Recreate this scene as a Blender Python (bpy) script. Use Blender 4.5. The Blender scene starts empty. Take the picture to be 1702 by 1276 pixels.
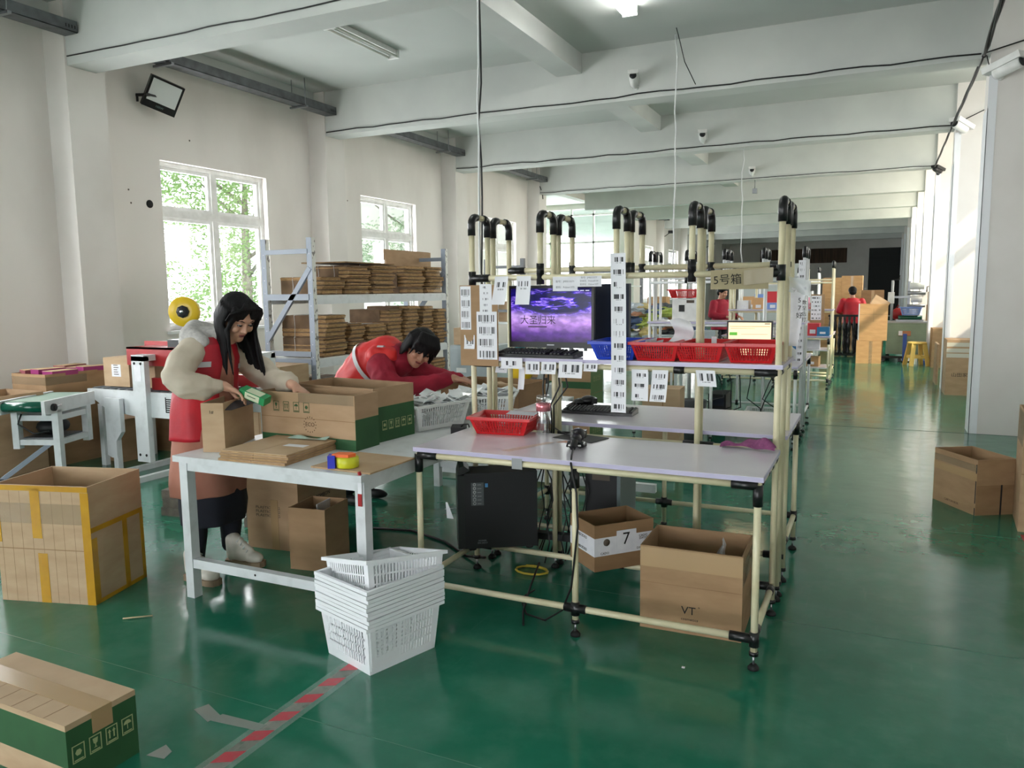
import bpy, bmesh, math, random
from mathutils import Vector, Matrix, Euler
random.seed(7)
SC = bpy.context.scene
COL = SC.collection
PI = math.pi
V = Vector

# ------------------------------------------------------------------ camera
cam_d = bpy.data.cameras.new('camera'); cam = bpy.data.objects.new('camera', cam_d); COL.objects.link(cam)
cam_d.sensor_width = 36.0; cam_d.lens = 36.0 * 1284.7 / 1702; cam_d.clip_end = 300; cam_d.clip_start = 0.05
_p, _r, _y = 0.12013, -0.01159, 0.44027
_f = V((-math.sin(_y) * math.cos(_p), math.cos(_y) * math.cos(_p), -math.sin(_p)))
_r0 = V((math.cos(_y), math.sin(_y), 0)); _u0 = _r0.cross(_f)
_rt = _r0 * math.cos(_r) + _u0 * math.sin(_r); _up = -_r0 * math.sin(_r) + _u0 * math.cos(_r)
_M = Matrix((_rt, _up, -_f)).transposed().to_4x4(); _M.translation = (0, 0, 1.5)
cam.matrix_world = _M
SC.camera = cam

# ------------------------------------------------------------------ world, sun, exposure
SC.view_settings.view_transform = 'Standard'; SC.view_settings.look = 'None'
SC.view_settings.gamma = 1.0; SC.view_settings.use_curve_mapping = False
SC.view_settings.exposure = 1.62
W = bpy.data.worlds.new('sky'); SC.world = W; W.use_nodes = True
_bg = W.node_tree.nodes['Background']
_bg.inputs[0].default_value = (0.93, 0.96, 1.0, 1); _bg.inputs[1].default_value = 3.0
sun_d = bpy.data.lights.new('sun', 'SUN'); sun = bpy.data.objects.new('sun', sun_d); COL.objects.link(sun)
sun_d.energy = 1.7; sun_d.color = (1.0, 0.84, 0.64); sun_d.angle = 0.02
sun.rotation_euler = V((-0.62, 0.52, -0.58)).to_track_quat('-Z', 'Y').to_euler()

def daylight(cx, cy, cz, w, h, axis, rad, col):
    """large area light standing in a window or door opening: the daylight that comes in there"""
    d = bpy.data.lights.new('window_daylight', 'AREA'); o = bpy.data.objects.new('window_daylight', d); COL.objects.link(o)
    d.shape = 'RECTANGLE'; d.size = w; d.size_y = h; d.energy = rad * PI * w * h; d.color = col; o.visible_camera = False
    o.location = (cx, cy, cz)
    o.rotation_euler = V(axis).to_track_quat('-Z', 'Y').to_euler()
SKYC, WARMC = (1.0, .975, .99), (1.0, .85, .66)
L_LEFT, L_RIGHT, L_WING, L_DOOR = 5.2, 4.2, 3.2, .3
XL, XR, ZC = -7.42, 2.6, 4.29
WIN = [(-5.1, -3.4), (-1.25, .45), (2.6, 4.3), (6.45, 8.15), (10.24, 11.85), (14.42, 16.05), (26.3, 27.9), (30.2, 31.8), (34.0, 35.6)]
WZ0, WZ1 = 1.08, 3.02
YB = [-6.4, -2.55, 1.32, 5.19, 9.06, 12.8, 16.72, 20.6, 24.4, 28.3, 32.1, 36.0, 39.9]
WR = [(YB[i] + .7, YB[i + 1] - .25) for i in range(4, 9)]
RZ0, RZ1 = 2.15, 4.1
for a, b in WIN: daylight(XL - .22, (a + b) / 2, (WZ0 + WZ1) / 2, b - a, WZ1 - WZ0, (1, 0, 0), L_LEFT, SKYC)
for i, (a, b) in enumerate(WR): daylight(XR + .22, (a + b) / 2, (RZ0 + RZ1) / 2, b - a, RZ1 - RZ0, (-1, 0, 0), L_RIGHT * (.22, .55, .9, 1, 1)[i], WARMC)
daylight(-11.2, 24.4, 2.3, 7.4, 3.6, (0, -1, 0), L_WING, SKYC)
daylight(-2.2, -8.2, 1.65, 5.6, 3.3, (0, 1, 0), L_DOOR, SKYC)  # weak fill through the doorway added behind the camera

# ------------------------------------------------------------------ materials
def S(r, g, b):
    f = lambda c: (c / 255 / 12.92) if c / 255 <= .04045 else ((c / 255 + .055) / 1.055) ** 2.4
    return (f(r), f(g), f(b), 1)

def mat(name, col, rough=.6, metal=0, spec=.5, emit=None, es=1, trans=0, alpha=None, coat=0):
    m = bpy.data.materials.new(name); m.use_nodes = True
    b = m.node_tree.nodes['Principled BSDF']
    b.inputs['Base Color'].default_value = col; b.inputs['Roughness'].default_value = rough
    b.inputs['Metallic'].default_value = metal; b.inputs['Specular IOR Level'].default_value = spec
    if emit: b.inputs['Emission Color'].default_value = emit; b.inputs['Emission Strength'].default_value = es
    if trans: b.inputs['Transmission Weight'].default_value = trans
    if alpha is not None: b.inputs['Alpha'].default_value = alpha
    if coat: b.inputs['Coat Weight'].default_value = coat; b.inputs['Coat Roughness'].default_value = .08
    return m

def N(m, t, **kw):
    n = m.node_tree.nodes.new(t)
    for k, v in kw.items():
        if k in ('operation', 'blend_type', 'data_type', 'noise_dimensions', 'wave_type', 'bands_direction', 'feature', 'interpolation_type', 'wave_profile'): setattr(n, k, v)
        else: n.inputs[k].default_value = v
    return n

def L(m, a, ao, b, bi): m.node_tree.links.new(a.outputs[ao], b.inputs[bi])

def ramp(m, src, so, stops):
    n = m.node_tree.nodes.new('ShaderNodeValToRGB'); L(m, src, so, n, 'Fac')
    e = n.color_ramp.elements
    while len(e) < len(stops): e.new(.5)
    for i, (p, c) in enumerate(stops): e[i].position = p; e[i].color = c
    return n

def nmat(name, c1, c2, scale=6, rough=.6, bump=0, stretch=(1, 1, 1), detail=4, lo=.35, hi=.65, metal=0, spec=.5, bscale=None, coat=0, coord='Object'):
    m = mat(name, c1, rough, metal, spec, coat=coat); b = m.node_tree.nodes['Principled BSDF']
    tc = N(m, 'ShaderNodeTexCoord'); mp = N(m, 'ShaderNodeMapping', Scale=stretch); L(m, tc, coord, mp, 'Vector')
    nz = N(m, 'ShaderNodeTexNoise', Scale=scale, Detail=detail); L(m, mp, 'Vector', nz, 'Vector')
    r = ramp(m, nz, 'Fac', [(lo, c1), (hi, c2)]); L(m, r, 'Color', b, 'Base Color')
    if bump:
        n2 = N(m, 'ShaderNodeTexNoise', Scale=bscale or scale * 6, Detail=3); L(m, mp, 'Vector', n2, 'Vector')
        bp = N(m, 'ShaderNodeBump', Strength=bump, Distance=.01); L(m, n2, 'Fac', bp, 'Height'); L(m, bp, 'Normal', b, 'Normal')
    return m

WALL = nmat('wall_paint', S(231, 227, 223), S(220, 215, 210), 1.2, .8, .05)
WALLM = nmat('wall_paint_stained', S(234, 229, 224), S(212, 206, 200), .9, .8, .08, (1, 1, .5), 8, .45, .8)
CEIL = nmat('ceiling_paint', S(196, 200, 196), S(188, 192, 188), .8, .85)
BEAM = nmat('beam_paint', S(204, 207, 203), S(195, 198, 195), 1.5, .85, .04)
TRIM = mat('white_metal_trim', S(236, 238, 242), .4)
FRAMEW = nmat('window_frame_white', S(236, 236, 234), S(220, 220, 217), 9, .5)
CBL = [nmat('cardboard_%d' % i, S(*a), S(*b), 5, .82, .06, (1, 1, 3)) for i, (a, b) in enumerate([
    ((178, 148, 116), (166, 136, 104)), ((166, 134, 100), (152, 121, 88)), ((190, 163, 131), (178, 150, 118)), ((150, 118, 84), (138, 107, 75)), ((192, 152, 106), (178, 139, 95))])]
CB = CBL[0]
def sheets_mat(name, a, b, n):
    m = nmat(name, S(*a), S(*b), 9, .85); bs = m.node_tree.nodes['Principled BSDF']
    return m
CARD_EDGE = nmat('cardboard_cut_edges', S(196, 160, 112), S(150, 114, 74), 24, .9, .3, (1, 1, 9), 3)
CARD_FACE = nmat('cardboard_dark_face', S(128, 102, 76), S(104, 82, 60), 7, .85, .1)  # brown darkened to carry the shade on the piles' side faces
GREENP = nmat('green_print', S(44, 92, 52), S(38, 82, 46), 6, .75)
GREENL = mat('green_print_line', S(58, 84, 48), .8)
INK = mat('black_ink', S(28, 26, 26), .8)
GREYINK = mat('grey_print', S(95, 85, 75), .85)
BROWNINK = mat('brown_print', S(92, 70, 50), .85)
PALEINK = mat('pale_green_print', S(168, 176, 128), .8)
TAPEY = nmat('yellow_tape', S(196, 148, 34), S(180, 132, 28), 8, .25)
TAPEC = mat('clear_tape', S(176, 146, 108), .18)
TAPEW = mat('glossy_clear_tape', S(190, 170, 140), .12, alpha=.28)
PAPER = nmat('white_paper', S(232, 232, 236), S(222, 222, 228), 20, .7)
PIPE = nmat('cream_coated_pipe', S(222, 214, 180), S(206, 196, 160), 9, .32, 0, (1, 1, 1), 6, .4, .75)
PIPEW = mat('white_coated_pipe', S(228, 230, 230), .3)
BLACKP = mat('black_plastic', S(20, 20, 22), .35)
BLACKM = mat('black_matt', S(16, 17, 20), .6)
DKEY = mat('keycap_black', S(30, 31, 34), .5)
RUB = mat('black_rubber', S(14, 14, 15), .7)
BOARD = nmat('worktop_laminate', S(226, 222, 230), S(217, 212, 222), 2.5, .16, 0, (1, 1, 1), 6)
BOARDE = mat('lilac_edge_band', S(190, 184, 212), .35)
REDPL = mat('red_basket_plastic', S(200, 26, 32), .35)
BLUEPL = mat('blue_basket_plastic', S(30, 66, 190), .35)
BLUEL = mat('pale_blue_plastic', S(120, 150, 215), .35)
WHITEPL = mat('white_basket_plastic', S(236, 238, 242), .32)
GREYPL = mat('off_white_plastic', S(218, 222, 220), .4)
WSTEEL = nmat('white_painted_steel', S(214, 218, 220), S(190, 194, 194), 11, .45, 0, (1, 1, 1), 8, .5, .85)
STEEL = mat('galvanised_steel', S(150, 152, 156), .35, .9)
DSTEEL = nmat('dull_zinc', S(120, 122, 126), S(96, 98, 100), 8, .5, .0, metal=.7)
RACK = mat('blue_grey_rack_paint', S(146, 156, 170), .45)
CHROME = mat('chrome', S(210, 210, 215), .12, 1)
REDM = nmat('red_enamel', S(170, 30, 32), S(150, 24, 28), 6, .4)
BELT = nmat('green_belt', S(150, 172, 158), S(140, 162, 150), 6, .5)
DRUM = mat('green_drum', S(14, 84, 66), .2)
YELLOW = mat('yellow_tape_roll', S(226, 188, 36), .3)
BRICK = nmat('grey_paver', S(120, 112, 102), S(98, 92, 84), 14, .95, .5)
SKIN = nmat('skin', S(206, 160, 134), S(196, 148, 124), 9, .5)
SKIN2 = nmat('skin_tanned', S(186, 138, 112), S(172, 124, 100), 9, .5)
LIPS = mat('lips', S(158, 84, 78), .5)
HAIR = nmat('black_hair', S(12, 10, 12), S(20, 18, 20), 60, .6, .35, (1, 1, .12), 3, bscale=90, spec=.2)
EYEM = mat('dark_eye', S(24, 18, 16), .25)
JACKET = nmat('beige_jacket', S(206, 194, 176), S(196, 183, 164), 6, .75, .35, (1, 1, 1), 4, bscale=16)
FLEECE = nmat('grey_fleece', S(212, 208, 204), S(190, 186, 184), 60, .95, .6)
VESTR = nmat('red_mesh_vest', S(196, 26, 44), S(168, 20, 40), 7, .55, .3, bscale=22)
VESTO = nmat('orange_red_vest', S(214, 40, 38), S(196, 32, 36), 7, .55, .2, bscale=18)
MAROON = nmat('crimson_sweater', S(158, 20, 48), S(138, 16, 42), 9, .8, .3, bscale=30)
REFL = mat('reflective_strip', S(190, 190, 194), .35)
DRESS = nmat('dusty_pink_dress', S(172, 116, 96), S(156, 102, 84), 6, .8, .25, (1, 1, .3), bscale=18)
NAVY = nmat('dark_navy_cloth', S(18, 20, 32), S(24, 26, 38), 9, .85)
SHOEW = nmat('white_sneaker', S(226, 220, 208), S(206, 200, 188), 10, .6)
SOLE = mat('tan_sole', S(150, 128, 104), .7)

PINK = mat('rose_metal', S(214, 130, 140), .25, .6)
PURPLE = nmat('mauve_towel', S(150, 82, 126), S(126, 64, 106), 40, .95, .8)
PLASTICBAG = mat('clear_film', S(235, 240, 242), .12, alpha=.55)
TEALM = mat('teal_plastic', S(60, 150, 160), .3)
ORANGE = mat('orange_plastic', S(240, 110, 50), .4)
BLUEC = mat('blue_plastic_clip', S(40, 50, 190), .4)
LIME = mat('yellow_green_plastic', S(206, 206, 40), .4)
GREENC = nmat('machine_green', S(150, 168, 144), S(138, 156, 134), 5, .5)
GREYC = nmat('cabinet_grey', S(176, 186, 188), S(162, 172, 176), 4, .5)
CABLE = mat('black_cable', S(16, 16, 18), .5)
CABLEW = mat('white_cable', S(206, 208, 208), .5)
STOOLY = mat('yellow_plastic_stool', S(238, 200, 110), .4)

def glass_mat():
    m = bpy.data.materials.new('window_glass'); m.use_nodes = True; nt = m.node_tree; nt.nodes.clear()
    o = nt.nodes.new('ShaderNodeOutputMaterial'); mx = nt.nodes.new('ShaderNodeMixShader')
    t = nt.nodes.new('ShaderNodeBsdfTransparent'); g = nt.nodes.new('ShaderNodeBsdfGlossy')
    t.inputs[0].default_value = (.95, .97, .97, 1); g.inputs['Roughness'].default_value = .03
    mx.inputs[0].default_value = .07
    nt.links.new(t.outputs[0], mx.inputs[1]); nt.links.new(g.outputs[0], mx.inputs[2]); nt.links.new(mx.outputs[0], o.inputs[0])
    return m
GLASS = glass_mat(); GLASSB = glass_mat(); GLASSB.name = 'bottle_glass'; GLASSB.node_tree.nodes['Mix Shader'].inputs[0].default_value = .2

def film_mat(k=.6):
    """soft translucent plastic film"""
    m = bpy.data.materials.new('milky_film'); m.use_nodes = True; nt = m.node_tree; nt.nodes.clear()
    o = nt.nodes.new('ShaderNodeOutputMaterial'); mx = nt.nodes.new('ShaderNodeMixShader')
    t = nt.nodes.new('ShaderNodeBsdfTransparent'); g = nt.nodes.new('ShaderNodeBsdfPrincipled')
    g.inputs['Base Color'].default_value = S(232, 236, 238); g.inputs['Roughness'].default_value = .15
    mx.inputs[0].default_value = k
    nt.links.new(t.outputs[0], mx.inputs[1]); nt.links.new(g.outputs[0], mx.inputs[2]); nt.links.new(mx.outputs[0], o.inputs[0])
    return m
FILM = film_mat(); SACHET = film_mat(.85)

def barcode_mat(name, rows, x0=.14, x1=.86, duty=(.22, .62), bars=46, ink=S(62, 62, 66), seed=0):
    """white label with rows of printed barcodes, in the sheet's own 0..1 frame"""
    m = mat(name, S(232, 232, 236), .65); b = m.node_tree.nodes['Principled BSDF']
    tc = N(m, 'ShaderNodeTexCoord'); sp = N(m, 'ShaderNodeSeparateXYZ'); L(m, tc, 'UV', sp, 0)
    def M(op, a, bb=None, c=None):
        n = N(m, 'ShaderNodeMath', operation=op)
        for i, q in enumerate((a, bb, c)):
            if q is None: continue
            if isinstance(q, (int, float)): n.inputs[i].default_value = q
            else: m.node_tree.links.new(q, n.inputs[i])
        return n.outputs[0]
    x, y = sp.outputs[0], sp.outputs[1]
    r = M('MULTIPLY', y, rows); fr = M('FRACT', r); fl = M('FLOOR', r)
    cb = N(m, 'ShaderNodeCombineXYZ'); m.node_tree.links.new(M('FLOOR', M('MULTIPLY', x, bars)), cb.inputs[0]); m.node_tree.links.new(M('ADD', fl, seed), cb.inputs[1])
    wn = N(m, 'ShaderNodeTexWhiteNoise'); L(m, cb, 0, wn, 'Vector')
    bar = M('GREATER_THAN', wn.outputs['Value'], .48)
    inx = M('MULTIPLY', M('GREATER_THAN', x, x0), M('LESS_THAN', x, x1))
    iny = M('MULTIPLY', M('GREATER_THAN', fr, duty[0]), M('LESS_THAN', fr, duty[1]))
    k = M('MULTIPLY', bar, M('MULTIPLY', inx, iny))
    # small caption line under each code
    cx = M('MULTIPLY', M('GREATER_THAN', x, x0 + .14), M('LESS_THAN', x, x1 - .14))
    cy = M('MULTIPLY', M('GREATER_THAN', fr, duty[0] - .11), M('LESS_THAN', fr, duty[0] - .05))
    k2 = M('MULTIPLY', M('MULTIPLY', cx, cy), M('MULTIPLY', M('GREATER_THAN', wn.outputs['Value'], .3), .6))
    k3 = M('MAXIMUM', k, k2)
    mx = N(m, 'ShaderNodeMix', data_type='RGBA'); m.node_tree.links.new(k3, mx.inputs['Factor'])
    mx.inputs[6].default_value = S(230, 230, 235); mx.inputs[7].default_value = ink
    m.node_tree.links.new(mx.outputs[2], b.inputs['Base Color'])
    return m
BC1 = barcode_mat('barcode_label_one', 1, duty=(.34, .80), bars=30)
BC2 = barcode_mat('barcode_label_two', 2, bars=34, seed=3)
BC3 = barcode_mat('barcode_label_three', 3, bars=34, seed=5)
BC4 = barcode_mat('barcode_label_four', 4, .1, .9, (.16, .72), 60, seed=8)
BC13 = barcode_mat('barcode_strip_long', 13, .18, .85, (.3, .68), 26, seed=11)
BC9 = barcode_mat('barcode_strip_nine', 17, .2, .8, (.35, .7), 18, seed=2)
BCA = barcode_mat('label_sparse', 5, .25, .7, (.3, .62), 24, S(120, 120, 126), seed=4)

# ------------------------------------------------------------------ mesh helpers
class MB:
    def __init__(s): s.v = []; s.f = []; s.mi = []; s.sm = []; s.mats = []; s.cur = 0; s.uv = {}
    def use(s, m):
        if m not in s.mats: s.mats.append(m)
        s.cur = s.mats.index(m); return s
    def add(s, vs, fs, smooth=False, M=None):
        o = len(s.v)
        s.v += [(M @ V(p)) if M is not None else V(p) for p in vs]
        for f in fs: s.f.append([i + o for i in f]); s.mi.append(s.cur); s.sm.append(smooth)
        return s
    def box(s, a, b, M=None):
        x0, y0, z0 = a; x1, y1, z1 = b
        return s.add([(x0, y0, z0), (x1, y0, z0), (x1, y1, z0), (x0, y1, z0), (x0, y0, z1), (x1, y0, z1), (x1, y1, z1), (x0, y1, z1)],
                     [(3, 2, 1, 0), (4, 5, 6, 7), (0, 1, 5, 4), (1, 2, 6, 5), (2, 3, 7, 6), (3, 0, 4, 7)], False, M)
    def cbox(s, c, d, M=None):
        return s.box([c[i] - d[i] / 2 for i in range(3)], [c[i] + d[i] / 2 for i in range(3)], M)
    def bar(s, p0, p1, w, h):
        """rectangular bar from p0 to p1: w across (horizontal), h the other way"""
        p0, p1 = V(p0), V(p1); d = (p1 - p0); l = d.length; d.normalize()
        u = V((0, 0, 1)) if abs(d.z) < .9 else V((0, 1, 0))
        a = d.cross(u).normalized(); b = a.cross(d)
        M = Matrix((a, d, b)).transposed().to_4x4(); M.translation = p0
        return s.box((-w / 2, 0, -h / 2), (w / 2, l, h / 2), M)
    def tube(s, pts, r, n=10, caps=True):
        pts = [V(p) for p in pts]; rs = r if isinstance(r, (list, tuple)) else [r] * len(pts)
        o = len(s.v); prev = None
        for i, p in enumerate(pts):
            d = (pts[min(i + 1, len(pts) - 1)] - pts[max(i - 1, 0)]).normalized()
            if prev is None:
                a = d.cross(V((0, 0, 1)) if abs(d.z) < .9 else V((1, 0, 0))).normalized()
            else:
                a = (prev - d * prev.dot(d)).normalized()
            prev = a; b = d.cross(a)
            for k in range(n): t = 2 * PI * k / n; s.v.append(p + (a * math.cos(t) + b * math.sin(t)) * rs[i])
        for i in range(len(pts) - 1):
            for k in range(n):
                s.f.append([o + i * n + k, o + i * n + (k + 1) % n, o + (i + 1) * n + (k + 1) % n, o + (i + 1) * n + k]); s.mi.append(s.cur); s.sm.append(True)
        if caps:
            s.f.append([o + k for k in range(n)][::-1]); s.mi.append(s.cur); s.sm.append(False)
            q = o + (len(pts) - 1) * n; s.f.append([q + k for k in range(n)]); s.mi.append(s.cur); s.sm.append(False)
        return s
    def lathe(s, prof, n=16, M=None, smooth=True):
        vs = []; fs = []
        for r, z in prof:
            for k in range(n): t = 2 * PI * k / n; vs.append((r * math.cos(t), r * math.sin(t), z))
        for i in range(len(prof) - 1):
            for k in range(n): fs.append((i * n + k, i * n + (k + 1) % n, (i + 1) * n + (k + 1) % n, (i + 1) * n + k))
        fs.append(tuple(range(n))[::-1]); fs.append(tuple(range((len(prof) - 1) * n, len(prof) * n)))
        return s.add(vs, fs, smooth, M)
    def sph(s, c, r, n=12, m=8, M=None):
        r = r if isinstance(r, (tuple, list)) else (r, r, r); vs = []; fs = []
        T = Matrix.Translation(c) @ (M if M is not None else Matrix())
        for i in range(1, m):
            a = PI * i / m
            for k in range(n): t = 2 * PI * k / n; vs.append((r[0] * math.sin(a) * math.cos(t), r[1] * math.sin(a) * math.sin(t), r[2] * math.cos(a)))
        vs += [(0, 0, r[2]), (0, 0, -r[2])]; top, bot = len(vs) - 2, len(vs) - 1
        for i in range(m - 2):
            for k in range(n): fs.append((i * n + k, (i + 1) * n + k, (i + 1) * n + (k + 1) % n, i * n + (k + 1) % n))
        for k in range(n): fs.append((top, k, (k + 1) % n)); fs.append((bot, (m - 2) * n + (k + 1) % n, (m - 2) * n + k))
        return s.add(vs, fs, True, T)
    def loft(s, secs, n=20, smooth=True):
        """secs: (center, fwd half, side half, yaw, [axis tilt matrix])"""
        vs = []; fs = []
        for q in secs:
            c, rx, ry, yaw = q[:4]; R = q[4] if len(q) > 4 else Matrix.Rotation(yaw, 3, 'Z')
            for k in range(n): t = 2 * PI * k / n; vs.append(V(c) + R @ V((rx * math.cos(t), ry * math.sin(t), 0)))
        for i in range(len(secs) - 1):
            for k in range(n): fs.append((i * n + k, i * n + (k + 1) % n, (i + 1) * n + (k + 1) % n, (i + 1) * n + k))
        fs.append(tuple(range(n))[::-1]); fs.append(tuple(range((len(secs) - 1) * n, len(secs) * n)))
        return s.add(vs, fs, smooth)
    def prism(s, poly, z0, z1, M=None):
        n = len(poly); vs = [(x, y, z0) for x, y in poly] + [(x, y, z1) for x, y in poly]
        fs = [tuple(range(n))[::-1], tuple(range(n, 2 * n))] + [(k, (k + 1) % n, n + (k + 1) % n, n + k) for k in range(n)]
        return s.add(vs, fs, False, M)
    def quad(s, *p, smooth=False): return s.add(p, [tuple(range(len(p)))], smooth)
    def grid(s, fn, nu, nv, smooth=True, uv=False):
        o = len(s.v); f0 = len(s.f)
        for j in range(nv + 1):
            for i in range(nu + 1): s.v.append(V(fn(i / nu, j / nv)))
        for j in range(nv):
            for i in range(nu):
                a = o + j * (nu + 1) + i
                if uv: s.uv[len(s.f)] = [(i / nu, j / nv), ((i + 1) / nu, j / nv), ((i + 1) / nu, (j + 1) / nv), (i / nu, (j + 1) / nv)]
                s.f.append([a, a + 1, a + nu + 2, a + nu + 1]); s.mi.append(s.cur); s.sm.append(smooth)
        return s
    def mesh(s, name):
        me = bpy.data.meshes.new(name); me.from_pydata([tuple(p) for p in s.v], [], s.f)
        for m in s.mats: me.materials.append(m)
        me.polygons.foreach_set('material_index', s.mi); me.polygons.foreach_set('use_smooth', s.sm)
        if s.uv:
            ul = me.uv_layers.new(name='UVMap')
            for fi, uvs in s.uv.items():
                st = me.polygons[fi].loop_start
                for k, q in enumerate(uvs): ul.data[st + k].uv = q
        me.update(); return me
    def build(s, name, parent=None, label=None, world=False, kind=None):
        """one mesh object; a child in its parent's frame, or in world axes when world=True"""
        o = bpy.data.objects.new(name, s.mesh(name)); COL.objects.link(o)
        if parent is not None:
            o.parent = parent
            if world: o.matrix_parent_inverse = PW(parent).inverted()
        if label: o['label'] = label
        if kind: o['kind'] = kind
        return o
    def solo(s, name, label, cat, group=None, kind=None):
        """a top-level thing that is one mesh, origin at the middle of its base"""
        xs = [p.x for p in s.v]; ys = [p.y for p in s.v]; zs = [p.z for p in s.v]
        c = V(((min(xs) + max(xs)) / 2, (min(ys) + max(ys)) / 2, min(zs))); s.v = [p - c for p in s.v]
        o = s.build(name); o.location = c; tag(o, label, cat, group, kind); return o

def PW(o):
    M = o.matrix_basis.copy() if False else Matrix.Translation(o.location) @ o.rotation_euler.to_matrix().to_4x4()
    if o.parent: M = PW(o.parent) @ o.matrix_parent_inverse @ M
    return M
def tag(o, label=None, cat=None, group=None, kind=None):
    if label: o['label'] = label
    if cat: o['category'] = cat
    if group: o['group'] = group
    if kind: o['kind'] = kind
    return o
def thing(name, label, cat, loc=(0, 0, 0), rz=0, group=None, rot=None):
    o = bpy.data.objects.new(name, None); COL.objects.link(o); o.empty_display_size = .05
    o.location = loc; o.rotation_euler = rot if rot else (0, 0, rz)
    return tag(o, label, cat, group)
def dup(root, loc, rz=None, label=None, group=None, rot=None):
    r = root.copy(); COL.objects.link(r); r.location = loc
    if rz is not None: r.rotation_euler = (0, 0, rz)
    if rot: r.rotation_euler = rot
    if label: r['label'] = label
    if group: r['group'] = group
    for ch in list(root.children):
        c = ch.copy(); COL.objects.link(c); c.parent = r
        for g in ch.children:
            d = g.copy(); COL.objects.link(d); d.parent = c
    return r
def struct(mb, name, parent=None):
    o = mb.build(name, parent)
    if parent is None: o['kind'] = 'structure'
    return o
def text(s, size, M, m, parent, name='print', world=True, align='CENTER', ext=.0004, sx=1):
    c = bpy.data.curves.new(name, 'FONT'); c.body = s; c.size = size; c.align_x = align; c.align_y = 'CENTER'; c.extrude = ext; c.resolution_u = 2
    c.materials.append(m); tmp = bpy.data.objects.new('tmp_text', c); me = bpy.data.meshes.new_from_object(tmp)
    bpy.data.objects.remove(tmp); bpy.data.curves.remove(c)
    o = bpy.data.objects.new(name, me); COL.objects.link(o)
    o.parent = parent
    if world: o.matrix_parent_inverse = PW(parent).inverted()
    o.matrix_basis = M @ Matrix.Diagonal((sx, 1, 1, 1)); return o
def face_M(loc, yaw=0, tilt=PI / 2):
    """frame for print on an upright face whose outward normal is -Y turned by yaw"""
    return Matrix.Translation(loc) @ Matrix.Rotation(yaw, 4, 'Z') @ Matrix.Rotation(tilt, 4, 'X')
def R(d): return math.radians(d)
def RZ(a): return Matrix.Rotation(a, 4, 'Z')
def T(*p): return Matrix.Translation(p)
# ================================================================== THE ROOM
XP, XPR, ZB = -7.12, 0.9, 3.69
Y0, Y1, XW = -8.0, 44.0, -15.0

# floor: green epoxy with scuffs, faint expansion joints
FLOOR = mat('green_epoxy_floor', S(16, 92, 70), .2, spec=.5)
_b = FLOOR.node_tree.nodes['Principled BSDF']
_tc = N(FLOOR, 'ShaderNodeTexCoord')
_mp = N(FLOOR, 'ShaderNodeMapping', Scale=(1, 1, 1)); L(FLOOR, _tc, 'Object', _mp, 'Vector')
_n1 = N(FLOOR, 'ShaderNodeTexNoise', Scale=.9, Detail=9, Roughness=.65); L(FLOOR, _mp, 'Vector', _n1, 'Vector')
_r1 = ramp(FLOOR, _n1, 'Fac', [(.3, S(26, 102, 78)), (.52, S(36, 114, 90)), (.75, S(56, 128, 107))])
_n2 = N(FLOOR, 'ShaderNodeTexNoise', Scale=5, Detail=8, Roughness=.6); L(FLOOR, _mp, 'Vector', _n2, 'Vector')
_r2 = ramp(FLOOR, _n2, 'Fac', [(.48, (0, 0, 0, 1)), (.85, (.3, .3, .3, 1))])
_mx = N(FLOOR, 'ShaderNodeMix', data_type='RGBA'); L(FLOOR, _r2, 'Color', _mx, 'Factor'); FLOOR.node_tree.links.new(_r1.outputs[0], _mx.inputs[6]); _mx.inputs[7].default_value = S(96, 148, 128)
# thin scratches
_mp3 = N(FLOOR, 'ShaderNodeMapping', Scale=(1.2, .09, 1), Rotation=(0, 0, 1.1)); L(FLOOR, _tc, 'Object', _mp3, 'Vector')
_n3 = N(FLOOR, 'ShaderNodeTexNoise', Scale=26, Detail=4); L(FLOOR, _mp3, 'Vector', _n3, 'Vector')
_r3 = ramp(FLOOR, _n3, 'Fac', [(.69, (0, 0, 0, 1)), (.76, (.10, .10, .10, 1))])
_mx2 = N(FLOOR, 'ShaderNodeMix', data_type='RGBA'); L(FLOOR, _r3, 'Color', _mx2, 'Factor'); FLOOR.node_tree.links.new(_mx.outputs[2], _mx2.inputs[6]); _mx2.inputs[7].default_value = S(120, 165, 148)
FLOOR.node_tree.links.new(_mx2.outputs[2], _b.inputs['Base Color'])
_r4 = ramp(FLOOR, _n2, 'Fac', [(.35, (.10, .10, .10, 1)), (.75, (.20, .20, .20, 1))]); FLOOR.node_tree.links.new(_r4.outputs[0], _b.inputs['Roughness'])
_n5 = N(FLOOR, 'ShaderNodeTexNoise', Scale=3.2, Detail=3); L(FLOOR, _mp, 'Vector', _n5, 'Vector')
_bp = N(FLOOR, 'ShaderNodeBump', Strength=.16, Distance=.02); L(FLOOR, _n5, 'Fac', _bp, 'Height'); L(FLOOR, _bp, 'Normal', _b, 'Normal')
JOINT = mat('floor_joint_dark', S(24, 62, 48), .6)
PALEJ = mat('floor_joint_pale', S(60, 122, 100), .5)

f = MB().use(FLOOR).box((XW, Y0, -.12), (XR, Y1, 0)); floor = struct(f, 'floor')
j = MB().use(JOINT)
for y in (9.0,): j.box((-7.0, y - .006, 0), (XR, y + .006, .0012))
for y in (20.6, 32.0): j.box((-7.0, y - .008, 0), (XR, y + .008, .0012))
struct(j, 'expansion_joint', floor)
j = MB().use(PALEJ)
for y in (2.02, 3.55, 5.3): j.box((-7.0, y - .0016, 0), (XR, y + .0016, .0006))
struct(j, 'hairline_joint', floor)

c = MB().use(CEIL).box((XW, Y0, ZC), (XR, Y1, ZC + .15)); struct(c, 'ceiling')

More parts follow.
